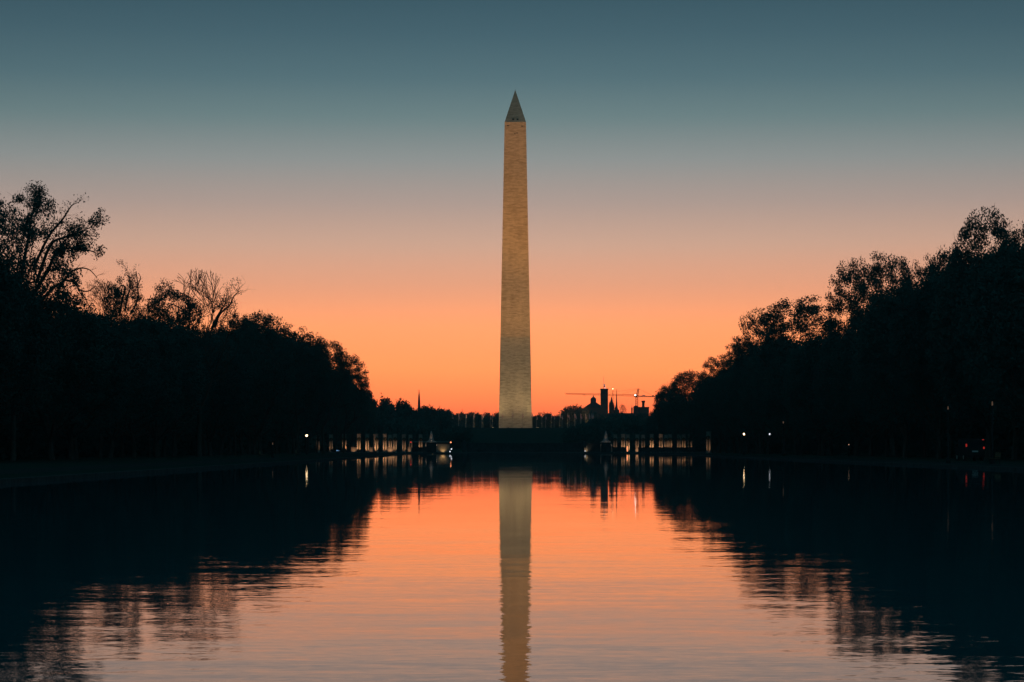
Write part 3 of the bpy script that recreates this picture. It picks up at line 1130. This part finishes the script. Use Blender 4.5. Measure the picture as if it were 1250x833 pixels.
# fountains with lit water plumes
def fountain_water_mat():
    m, t, b = new_mat('fountain_spray')
    b.inputs['Base Color'].default_value = (.30, .30, .30, 1)
    b.inputs['Specular IOR Level'].default_value = .1
    b.inputs['Roughness'].default_value = .6
    tc = t.nodes.new('ShaderNodeTexCoord')
    mp = t.nodes.new('ShaderNodeMapping')
    mp.inputs['Scale'].default_value = (3.5, 3.5, .8)
    t.links.new(tc.outputs['Object'], mp.inputs[0])
    n = t.nodes.new('ShaderNodeTexNoise')
    n.inputs['Scale'].default_value = 1.5
    n.inputs['Detail'].default_value = 5
    t.links.new(mp.outputs[0], n.inputs['Vector'])
    r = t.nodes.new('ShaderNodeMapRange')
    r.inputs['From Min'].default_value = .35
    r.inputs['From Max'].default_value = .62
    r.inputs['To Min'].default_value = .4
    r.inputs['To Max'].default_value = .95
    t.links.new(n.outputs['Fac'], r.inputs['Value'])
    t.links.new(r.outputs[0], b.inputs['Alpha'])
    return m


M['spray'] = fountain_water_mat()
for px, lb, sd in ((526.5, 'fountain with a pointed lit water plume behind the left dark stone pier', 'left'), (739.5, 'fountain with a pointed lit water plume behind the right dark stone pier', 'right')):
    Y = 560
    X = (px - 613) * Y / F
    r = empty('fountain', (X, Y, .31), lb, 'fountain', 'fountains behind the stone piers')
    MB().lathe(0, 0, [(2.2, 0), (2.25, .5), (2.0, .52), (1.9, .3), (.2, .3)], 28).build('basin', M['granite'], r)
    MB().lathe(0, 0, [(1.7, .35), (1.35, 1.9), (1.15, 2.5), (.62, 3.0), (.5, 3.7), (.3, 4.6), (.06, 5.3)], 20).build('water_plume', M['spray'], r, True)
    mb = MB()
    for k in range(14):       # arching side jets
        a = 2 * math.pi * k / 14
        prev = None
        for i in range(9):
            t = i / 8
            rr = .35 + 1.25 * t
            zz = .5 + 4.2 * t * (1.15 - t) * 1.55
            p = (rr * math.cos(a), rr * math.sin(a), zz)
            if prev:
                mb.tube(prev, p, .05, .05 + .02 * t, 5)
            prev = p
    mb.build('water_jet', M['spray'], r, True)
    lamp_light(r, (.3, -2.6, .6), 420 if sd == 'left' else 300, (1, .62, .36), aim=(0, 1, .8))
    # dark pier standing at the pool's far edge
    Y = 486
    X = (px + .3 - 613) * Y / F
    r = empty('stone_pier', (X, Y, .31), 'square dark stone pier at the far edge of the pool, %s of the obelisk' % sd, 'pier', 'stone piers at the far edge of the pool')
    h = zt(540.3, Y) - .31
    MB().box(-1.05, 1.05, -1.0, 1.0, 0, h - .25).build('body', M['shaded_granite'], r)
    MB().box(-1.15, 1.15, -1.1, 1.1, h - .248, h).build('cap', M['shaded_granite'], r)
    # wall set back beside the pier, facing the pool
    s_ = 1 if sd == 'left' else -1
    Yw = 500
    xa, xb = ((534, 549) if sd == 'left' else (717, 733))
    Xa, Xb = (xa - 613) * Yw / F, (xb - 613) * Yw / F
    r = empty('stone_wall', ((Xa + Xb) / 2, Yw, .31), 'stone wall beside the %s pier%s' % (sd, ', uplit from its foot' if sd == 'left' else ', mostly in the dark with two lit edges'), 'wall', 'walls beside the stone piers')
    hw = (Xb - Xa) / 2
    hh = zt(542.3, Yw) - .31
    MB().box(-hw, hw, -.35, .35, 0, hh).build('wall', M['granite' if sd == 'left' else 'shaded_granite'], r)  # the right wall's dimness is in its stone colour
    MB().box(-hw - .1, hw + .1, -.45, .45, hh + .002, hh + .22).build('coping', M['shaded_granite'], r)
    if sd == 'left':
        lamp_light(r, (-.15, -.95, .15), 42, (1, .6, .26))
    else:
        for dx, hh2 in ((-hw - .55, 1.0), (-hw - .15, 1.45)):
            MB().box(dx - .1, dx + .1, -.6, -.4, 0, hh2).build('pilaster', M['granite'], r)
        lamp_light(r, (-hw - .3, -1.2, .2), 30, (1, .7, .42))

# rail and low lamps beside the left wall
def bollard(px, py, Y, mat, label, P=0, r_=.1, group='low lamps round the pool', base=None):
    X = (px - 613) * Y / F
    z0 = gzf(X, Y) if base is None else base
    zz = zt(py, Y)
    r = empty('bollard_light', (X, Y, z0), label, 'bollard light', group)
    h = max(zz - z0, .25)
    MB().lathe(0, 0, [(.09, 0), (.09, .05), (.055, .08), (.055, h - r_)], 10).build('post', M['steel'], r)
    MB().lathe(0, 0, [(.03, h - r_), (r_, h - r_ * .5), (r_, h + r_ * .5), (.03, h + r_)], 12).build('lens', M[mat], r)
    return r


bollard(550.3, 540.2, 497, 'lamporange', 'orange post lamp at the right end of the lit left wall', r_=.16)
bollard(551.1, 548.4, 494, 'lampwhite', 'small white lamp, upper of the pair beside the lit left wall', r_=.14)
bollard(549.4, 551.4, 489, 'lampwhite', 'small white lamp nearest the water beside the lit left wall', r_=.13)
bollard(501.6, 540.0, 575, 'lampredpost', 'small red lamp among the dim left pillars', r_=.15)
bollard(411.5, 550.2, 440, 'lampblue', 'small bluish low lamp under the left trees, left one of two', r_=.10)
bollard(413.6, 550.4, 440, 'lampblue', 'small bluish low lamp under the left trees, right one of two', r_=.06)
bollard(714.2, 550.8, 492, 'lampwhite', 'small white lamp at the foot of the right dark wall', r_=.09)
bollard(1036, 543, 250, 'lampdim', 'small white post lamp under the right bank trees', r_=.05)
X0, X1 = (505 - 613) * 520 / F, (549 - 613) * 520 / F
r = empty('handrail', ((X0 + X1) / 2, 520, .31), 'thin pale handrail running from the left pillars to the lit wall', 'handrail')
hw = (X1 - X0) / 2
hr = zt(539.6, 520) - .31
mb = MB()
for k in range(6):
    x = -hw + 2 * hw * k / 5
    mb.tube((x, 0, 0), (x, 0, hr), .04)
mb.build('baluster', M['steel'], r)
MB().tube((-hw, 0, hr), (hw, 0, hr), .07).build('rail', M['pole'], r)

# the dark wall in the middle, at the foot of the hill
r = empty('memorial_wall', (6.5, 655, gzf(6.5, 655)), 'long low dark wall at the foot of the hill, centred below the obelisk', 'wall')
MB().box(-17, 17, -.6, .6, -.3, 2.3).build('wall', M['shaded_granite'], r)
MB().box(-17.2, 17.2, -.7, .7, 2.302, 2.6).build('coping', M['shaded_granite'], r)
for s in (-1, 1):
    MB().box(s * 17.8 - .55, s * 17.8 + .55, -.9, .9, -.3, 3.0).build('end_pier', M['shaded_granite'], r)


# ------------------------------------------------------------------ street lamps
def street_lamp(px, py, Y, mat, label, r_=.17, P=0):
    X = (px - 613) * Y / F
    z0 = gzf(X, Y)
    h = zt(py, Y) - z0
    r = empty('street_lamp', (X, Y, z0), label, 'street lamp', 'street lamps among the trees')
    MB().lathe(0, 0, [(.16, 0), (.16, .3), (.10, .45), (.06, .6), (.05, h - .35)], 10).build('post', M['steel'], r, True)
    hd = MB().lathe(0, 0, [(.09, h - .35), (.12, h - .25), (.05, h - .2)], 10).build('lamp_head', M['steel'], r)
    MB().lathe(0, 0, [(.06, h - .198), (r_, h - .05), (r_ * .95, h + .1), (.05, h + r_)], 12).build('globe', M[mat], hd, True)
    MB().lathe(0, 0, [(.05, h + r_ + .002), (.03, h + r_ + .2)], 8).build('finial', M['steel'], hd)
    return r


street_lamp(374.5, 532, 400, 'lamp', 'glowing warm street lamp on the left bank among dark trees', .2)
street_lamp(908, 530, 400, 'lamp', 'glowing street lamp on the right bank, left of two', .15)
street_lamp(939.5, 530, 400, 'lampwhite', 'glowing street lamp on the right bank, right of two', .15)
street_lamp(956, 515.5, 330, 'lampfaint', 'faint street lamp on the right bank, above the glowing pair', .08)
street_lamp(1157, 497, 180, 'lampfaint', 'faint tall street lamp on the right bank, left of the brighter one', .035)
street_lamp(1211, 492, 170, 'lampfaint', 'tall street lamp nearest the right edge of the view', .05)
street_lamp(700.5, 523.2, 1010, 'lampwhite', 'white lamp on the hill crest right of the obelisk', .2)
street_lamp(752, 523.4, 950, 'lampdim', 'white lamp on the hill slope below the castle tower', .4)
street_lamp(791.3, 525.5, 900, 'lampdim', 'faint lamp on the hill slope below the crane', .22)
street_lamp(816.5, 509.5, 690, 'lampdim', 'faint lamp in front of the dense tree beside the crane', .2)
street_lamp(333, 541, 280, 'lampfaint', 'faint street lamp on the left bank, farther left', .04)


# ------------------------------------------------------------------ benches
def make_bench():
    r = empty('park_bench', (0, 0, 0), None, 'bench', 'park benches along the pool paths')
    mb = MB()
    for i in range(4):
        mb.box(-.9, .9, -.05 + i * .12, .05 + i * .12, .43, .46)
    mb.build('seat', M['wood'], r)
    mb = MB()
    for i in range(3):
        mb.box(-.9, .9, .40 + i * .02, .43 + i * .02, .55 + i * .13, .65 + i * .13)
    mb.build('backrest', M['wood'], r)
    for s in (-.75, .75):
        MB().box(s - .03, s + .03, -.04, .0, 0, .43).box(s - .03, s + .03, .38, .42, 0, .43).box(s - .03, s + .03, .0, .38, .36, .41).build('leg', M['steel'], r)
    return r


bn = make_bench()
first = True
for px, Y, side, lb in ((334, 255, -1, 'pale bench on the left path, nearer of two'), (367, 300, -1, 'pale bench on the left path, farther of two'),
                        (1117, 168, 1, 'bench on the right path, left of two'), (1164, 150, 1, 'bench on the right path, right of two')):
    o = bn if first else copy_tree(bn)
    first = False
    X = -27.5 if side < 0 else 37.2
    o.location = (X, Y, gzf(X, Y))
    o.rotation_euler = (0, 0, R(90) if side < 0 else R(-90))
    o['label'] = lb

# ------------------------------------------------------------------ parked van under the right trees
Y = 210.0
X = (1190 - 613) * Y / F
v = empty('parked_van', (X, Y, gzf(X, Y)), 'dark van parked under the right bank trees with red tail lights', 'van')
w = .92
mb = MB()
prof = [(0, .35), (0, 2.0), (.12, 2.12), (3.1, 2.14), (3.75, 1.45), (4.7, 1.15), (4.85, .9), (4.85, .35)]
n = len(prof)
vs = [(-w, a, b) for a, b in prof] + [(w, a, b) for a, b in prof]
mb.add(vs, [tuple(range(n)), tuple(range(2 * n - 1, n - 1, -1))] + [(i, i + n, (i + 1) % n + n, (i + 1) % n) for i in range(n)])
body = mb.build('body', M['win'], v)
body.data.materials[0] = M['steel']
MB().box(-w + .15, w - .15, -.012, .02, 1.25, 1.85).build('rear_window', M['win'], v)
MB().box(-w - .02, w + .02, -.12, 0, .38, .58).build('bumper', M['rubber'], v)
MB().box(-.28, .28, -.02, .01, .85, .98).build('number_plate', M['white_paint'], v)
for s in (-1, 1):
    MB().box(s * (w - .09) - .07, s * (w - .09) + .07, -.03, .03, 1.35 if s < 0 else 1.15, 1.62 if s < 0 else 1.35).build('tail_light', M['lampred'], v)
    MB().box(s * (w + .1) - .09, s * (w + .1) + .09, 3.5, 3.6, 1.35, 1.6).build('mirror', M['rubber'], v)
    for yy in (.9, 3.9):
        t_ = MB().tube((s * (w - .22), yy, .34), (s * (w - .0), yy, .34), .34, .34, 18).build('tyre', M['rubber'], v)
        MB().tube((s * (w - .01), yy, .34), (s * (w + .01), yy, .34), .2, .2, 14).build('rim', M['pole'], t_)
MB().box(w - .25, w - .08, -.03, .0, 1.98, 2.05).build('brake_light', M['lampred'], v)

# ------------------------------------------------------------------ far skyline buildings
GF = 5.3


def skybox(mb, x0, x1, ytop, Y, depth=12, ybot=None, dy=0):
    a, b = (x0 - 613) * Y / F, (x1 - 613) * Y / F
    mb.box(a, b, Y + dy, Y + dy + depth, GF - 1 if ybot is None else zt(ybot, Y), zt(ytop, Y))


def rel(mb, loc):
    mb.v = [(a - loc[0], b - loc[1], c - loc[2]) for a, b, c in mb.v]
    return mb


# red castle with the square tower
Y = 1650
loc = ((748 - 613) * Y / F, Y, GF)
cs = empty('castle', loc, 'dark red castle like hall with a tall square flag tower and pointed turrets', 'building')
mb = MB()
skybox(mb, 728, 782, 504.5, Y, 16)
skybox(mb, 745, 756, 500.5, Y, 14, 505, 1)
rel(mb, loc).build('wall', M['brick'], cs)
mb = MB()
skybox(mb, 733.4, 742.2, 475.8, Y - 4, 6)
skybox(mb, 733.0, 742.6, 474.6, Y - 4.4, 6.8, 475.79)
tw = rel(mb, loc).build('tower', M['brick'], cs)
for cxp in (735.6, 738, 740.2):
    for yv in (480, 487):
        a = pt(cxp, yv, Y - 4)
        m_ = MB().box(a[0] - .28, a[0] + .28, Y - 4.05, Y - 3.9, a[2] - 1.6, a[2] + .3)
        rel(m_, loc).build('window', M['win'], tw)
p0, p1 = pt(736.8, 474.6, Y), pt(736.3, 459.7, Y)
mb = MB().tube(p0, (p0[0], p0[1], p1[2]), .13, .07, 8)
fpole = rel(mb, loc).build('flagpole', M['pole'], cs)
mb = MB()
vs = []
for j in range(7):
    t = j / 6
    for i in range(6):
        u = i / 5
        vs.append((p0[0] + .1 + u * (.9 + .4 * t), p0[1] + .15 * math.sin(6 * u + t), p0[2] + 3.9 - t * 2.4 - u * .9))
fs = [(j * 6 + i, j * 6 + i + 1, j * 6 + i + 7, j * 6 + i + 6) for j in range(6) for i in range(5)]
f_ = rel(MB().add(vs, fs), loc).build('flag', M['flag'], fpole)
f_.modifiers.new('thickness', 'SOLIDIFY').thickness = .02
mb = MB().lathe(p0[0] + .9, Y - 3, [(.1, zt(474.6, Y)), (.28, zt(474.2, Y)), (.1, zt(473.6, Y))], 10)
rel(mb, loc).build('roof_lamp', M['lampwhite'], tw)
l = bpy.data.lights.new('flag_light', 'SPOT')
l.energy = 900
l.spot_size = R(110)
l.color = (1, .9, .75)
l.shadow_soft_size = .3
lo = bpy.data.objects.new('flag_light', l)
COL.objects.link(lo)
lo.parent = cs
lo.location = (p0[0] + 1.2 - loc[0], -3.5, zt(474.3, Y) - loc[2])
lo.rotation_euler = (R(165), 0, 0)


def turret(cx, y_tip, y_eave, y_base, rw, name, par, loc, Y, mat='brick', n=8, lip=1.15):
    c = pt(cx, y_tip, Y)
    r_ = rw * Y / F / 2
    m1 = rel(MB().lathe(c[0], Y, [(r_, zt(y_base, Y)), (r_, zt(y_eave, Y))], n, .39), loc)
    o = m1.build(name, M[mat], par)
    m2 = rel(MB().lathe(c[0], Y, [(r_ * lip, zt(y_eave, Y)), (r_ * lip, zt(y_eave - .4, Y)), (r_ * .5, (zt(y_eave, Y) + zt(y_tip, Y)) / 2 - .2), (.05, zt(y_tip, Y))], n, .39), loc)
    m2.build('spire', M['slate'], o)
    return o


turret(746.4, 483.6, 494.0, 505, 5.0, 'turret', cs, loc, Y)
turret(743.9, 489.5, 496, 505, 1.3, 'pinnacle', cs, loc, Y - 2)
turret(749.3, 490.5, 496.5, 505, 1.3, 'pinnacle', cs, loc, Y - 2)
turret(750.9, 494.5, 499, 505, 1.6, 'pinnacle', cs, loc, Y + 1)
turret(771.3, 494.8, 499.5, 505, 1.9, 'pinnacle', cs, loc, Y)

# slender spire right of the castle turrets
Y = 1750
loc = (pt(752.6, 476, Y)[0], Y, GF)
r = empty('church', loc, 'church with a needle thin spire just right of the castle turrets', 'church')
mb = MB()
mb.box(loc[0] - 4, loc[0] + 6, Y, Y + 14, GF - 1, zt(505, Y))
rel(mb, loc).build('nave', M['brick'], r)
mb = MB().lathe(loc[0], Y, [(1.25, GF - 1), (1.25, zt(500, Y)), (.95, zt(498, Y))], 8)
t_ = rel(mb, loc).build('tower', M['brick'], r)
mb = MB().lathe(loc[0], Y, [(.8, zt(498, Y)), (.42, zt(488, Y)), (.12, zt(477, Y)), (.22, zt(476.4, Y)), (.04, zt(475.2, Y))], 8)
rel(mb, loc).build('spire', M['slate'], t_)

# domed hall
Y = 1700
loc = (pt(724.5, 490, Y)[0], Y, GF)
r = empty('domed_hall', loc, 'gabled exhibition hall with a small dome and lantern left of the castle tower', 'building')
mb = MB()
skybox(mb, 713.5, 736, 497.5, Y, 20)
rel(mb, loc).build('wall', M['brick'], r)
c = loc[0]


def px2(v):
    return (v - 613) * Y / F


vs = []
for yy in (Y - .5, Y + 18):
    vs += [(px2(713.2), yy, zt(497.5, Y)), (px2(721), yy, zt(492.3, Y)), (px2(728), yy, zt(491.6, Y)), (px2(736), yy, zt(497.0, Y))]
rel(MB().add(vs, [(0, 1, 2, 3), (7, 6, 5, 4), (0, 4, 5, 1), (1, 5, 6, 2), (2, 6, 7, 3), (3, 7, 4, 0)]), loc).build('roof', M['slate'], r)
d_ = rel(MB().lathe(c, Y + 4, [(2.2, zt(493, Y)), (2.2, zt(488, Y)), (2.3, zt(487.7, Y)), (2.0, zt(486.5, Y)), (1.3, zt(485.3, Y)), (.5, zt(484.7, Y))], 12), loc).build('dome', M['slate'], r)
rel(MB().lathe(c, Y + 4, [(.42, zt(484.8, Y)), (.42, zt(483.9, Y)), (.06, zt(482.4, Y))], 8), loc).build('lantern', M['slate'], d_)

# battlemented building with round tower right of the crane
Y = 1600
loc = (pt(786, 490, Y)[0], Y, GF)
r = empty('battlemented_hall', loc, 'dark battlemented block with a round flared tower beside the crane', 'building')
mb = MB()
skybox(mb, 780, 792.2, 498.4, Y, 10)
skybox(mb, 779.6, 792.7, 497.6, Y - .3, 10.6, 498.39)
for k in range(6):
    skybox(mb, 779.7 + k * 2.25, 780.9 + k * 2.25, 496.9, Y - .3, 10.6, 497.59)
rel(mb, loc).build('wall', M['brick'], r)
c = pt(785.5, 490, Y)[0]
rel(MB().lathe(c, Y + 3, [(.95, zt(498, Y)), (.95, zt(491.8, Y)), (1.35, zt(490.8, Y)), (1.35, zt(489.4, Y)), (1.1, zt(489.2, Y))], 14), loc).build('round_tower', M['brick'], r)
rel(MB().lathe(pt(776.6, 490, Y)[0], Y + 4, [(1.9, GF - 1), (1.9, zt(498, Y)), (1.75, zt(496.4, Y)), (1.1, zt(495.5, Y)), (.2, zt(495.1, Y))], 12), loc).build('dome', M['slate'], r)

# spire with a ball far left
Y = 2000
loc = (pt(511.6, 490, Y)[0], Y, GF)
r = empty('steeple', loc, 'lone slender steeple with a ball on its tip above the left tree line', 'steeple')
rel(MB().lathe(loc[0], Y, [(1.6, GF - 1), (1.6, zt(503, Y)), (1.15, zt(501, Y))], 8), loc).build('tower', M['pale'], r)
s_ = rel(MB().lathe(loc[0], Y, [(1.35, zt(501, Y)), (1.1, zt(492, Y)), (.75, zt(484, Y)), (.3, zt(479, Y)), (.16, zt(477.4, Y))], 8), loc).build('spire', M['slate'], r)
rel(MB().lathe(loc[0], Y, [(.05, zt(477.45, Y)), (.38, zt(477.2, Y)), (.42, zt(476.9, Y)), (.3, zt(476.5, Y)), (.04, zt(475.9, Y))], 10), loc).build('ball', M['pale'], s_)

# two long museum blocks behind the obelisk with roof pavilions
Y = 1480
for sgn, xa, xb, px, lb in ((-1, 566, 612, 595.5, 'long low museum block with a small roof pavilion, left of the obelisk'), (1, 648, 692, 659.5, 'long low museum block with a small roof pavilion, right of the obelisk')):
    loc = (pt((xa + xb) / 2, 500, Y)[0], Y, GF)
    r = empty('museum_building', loc, lb, 'building', 'museum blocks behind the obelisk')
    mb = MB()
    skybox(mb, xa, xb, 508.9, Y, 25)
    w_ = rel(mb, loc).build('wall', M['pale'], r)
    mb = MB()
    skybox(mb, xa - .8, xb + .8, 508.1, Y - .6, 26, 508.89)
    rf = rel(mb, loc).build('roof', M['pale'], r)
    mb = MB()
    skybox(mb, px - 2.6, px + 2.6, 503.9, Y + 4, 6, 504.7)
    for q in (-2.2, -.8, .8, 2.2):
        skybox(mb, px + q - .25, px + q + .25, 504.71, Y + 5, 1, 508.1)
    rel(mb, loc).build('roof_pavilion', M['pale'], rf)
    for k in range(12):
        cxp = xa + 3 + (xb - xa - 6) * k / 11
        a = pt(cxp, 514, Y)
        rel(MB().box(a[0] - .5, a[0] + .5, Y - .05, Y + .2, a[2] - 1.5, a[2] + 1.3), loc).build('window', M['win'], w_)


# ------------------------------------------------------------------ tower crane
def truss(p, q, s0, s1, n, rr, mb, tri=True):
    """box truss between p and q, width s0 to s1"""
    p, q = np.array(p, float), np.array(q, float)
    d = (q - p) / np.linalg.norm(q - p)
    a = np.cross(d, (0, 1.0, 0))
    a /= np.linalg.norm(a)
    b = np.array([0, 1.0, 0])
    cs_ = [(1, 1), (1, -1), (-1, -1), (-1, 1)]
    pts = []
    for i in range(n + 1):
        t = i / n
        c = p + (q - p) * t
        s = (s0 + (s1 - s0) * t) / 2
        pts.append([c + a * u * s + b * v_ * s for u, v_ in cs_])
    for i in range(n):
        for k in range(4):
            mb.tube(pts[i][k], pts[i + 1][k], rr, rr, 4)
            j = (k + 1) % 4
            if i % 2:
                mb.tube(pts[i][k], pts[i + 1][j], rr * .7, rr * .7, 4)
            else:
                mb.tube(pts[i][j], pts[i + 1][k], rr * .7, rr * .7, 4)
    return mb


Y = 1550
loc = (pt(777.4, 505, Y)[0], Y, GF)
cr = empty('tower_crane', loc, 'red lattice tower crane with a long jib pointing left, behind the castle', 'crane')
rel(truss(pt(777.4, 520, Y), pt(777.3, 484.2, Y), 1.5, 1.5, 14, .14, MB()), loc).build('mast', M['crane'], cr)
rel(truss(pt(777.5, 483.4, Y), pt(779.4, 474.6, Y), 1.3, .8, 5, .14, MB()), loc).build('apex_frame', M['crane'], cr)
jib = rel(truss(pt(776.2, 483.0, Y), pt(690.3, 480.8, Y), 1.2, .75, 46, .075, MB()), loc).build('jib', M['crane'], cr)
rel(MB().box(pt(713, 482, Y)[0] - .5, pt(713, 482, Y)[0] + .5, Y - .5, Y + .5, zt(482.9, Y), zt(482.1, Y)), loc).build('trolley', M['steel'], jib)
rel(truss(pt(778.6, 483.9, Y), pt(802.0, 484.5, Y), .6, .55, 10, .13, MB()), loc).build('counter_jib', M['steel'], cr)
a = pt(801.3, 484.4, Y)
rel(MB().box(a[0] - .8, a[0] + .7, Y - .8, Y + .8, zt(487.0, Y), zt(482.0, Y)), loc).build('counterweight', M['counter'], cr)
a = pt(776.2, 483.4, Y)
cb_ = rel(MB().box(a[0] - .95, a[0] + .95, Y - 1.6, Y + .4, zt(485.0, Y), zt(482.2, Y)), loc).build('cab', M['steel'], cr)
rel(MB().box(a[0] - .9, a[0] - .1, Y - 1.75, Y - 1.62, zt(483.2, Y), zt(482.3, Y)), loc).build('cab_lamp', M['lampstrong'], cb_)
a = pt(785.6, 483.2, Y)
rel(MB().box(a[0] - .8, a[0] + .8, Y - .5, Y + .5, zt(484.0, Y), zt(482.6, Y)), loc).build('winch_housing', M['white_paint'], cr)
a = pt(797.2, 483.2, Y)
rel(MB().box(a[0] - .7, a[0] + .7, Y - .5, Y + .5, zt(484.0, Y), zt(482.8, Y)), loc).build('motor_box', M['steel'], cr)
for xa, ya in ((760.5, 480.8), (730, 480.9)):
    rel(MB().tube(pt(779.3, 474.8, Y), pt(xa, ya, Y), .05, .05, 4), loc).build('tie_rod', M['crane'], cr)
rel(MB().tube(pt(779.3, 474.8, Y), pt(797, 483.3, Y), .06, .06, 4), loc).build('tie_rod', M['crane'], cr)

# slim lit mast between turret and spire
Y = 1580
loc = (pt(748, 505, Y)[0], Y, GF)
r = empty('lattice_mast', loc, 'slim red mast with a small lamp on top, between the turret and the thin spire', 'mast')
rel(truss(pt(748.3, 505, Y), pt(748.0, 475.6, Y), .5, .3, 16, .05, MB()), loc).build('mast', M['crane'], r)
rel(MB().lathe(loc[0], Y, [(.1, zt(475.5, Y)), (.3, zt(475.2, Y)), (.3, zt(474.7, Y)), (.1, zt(474.4, Y))], 10), loc).build('lamp', M['lamp'], r)

# ------------------------------------------------------------------ thin haze added over the whole place to lift the blacks
hz = bpy.data.materials.new('haze')
hz.use_nodes = True
t = hz.node_tree
t.nodes.clear()
pv = t.nodes.new('ShaderNodeVolumePrincipled')
pv.inputs['Color'].default_value = (.80, .90, .92, 1)
pv.inputs['Density'].default_value = HAZE
pv.inputs['Anisotropy'].default_value = 0.0
om = t.nodes.new('ShaderNodeOutputMaterial')
t.links.new(pv.outputs[0], om.inputs['Volume'])
props(MB().box(-1250, 1250, -410, 2650, -1.3, 190).build('haze', hz), kind='stuff')
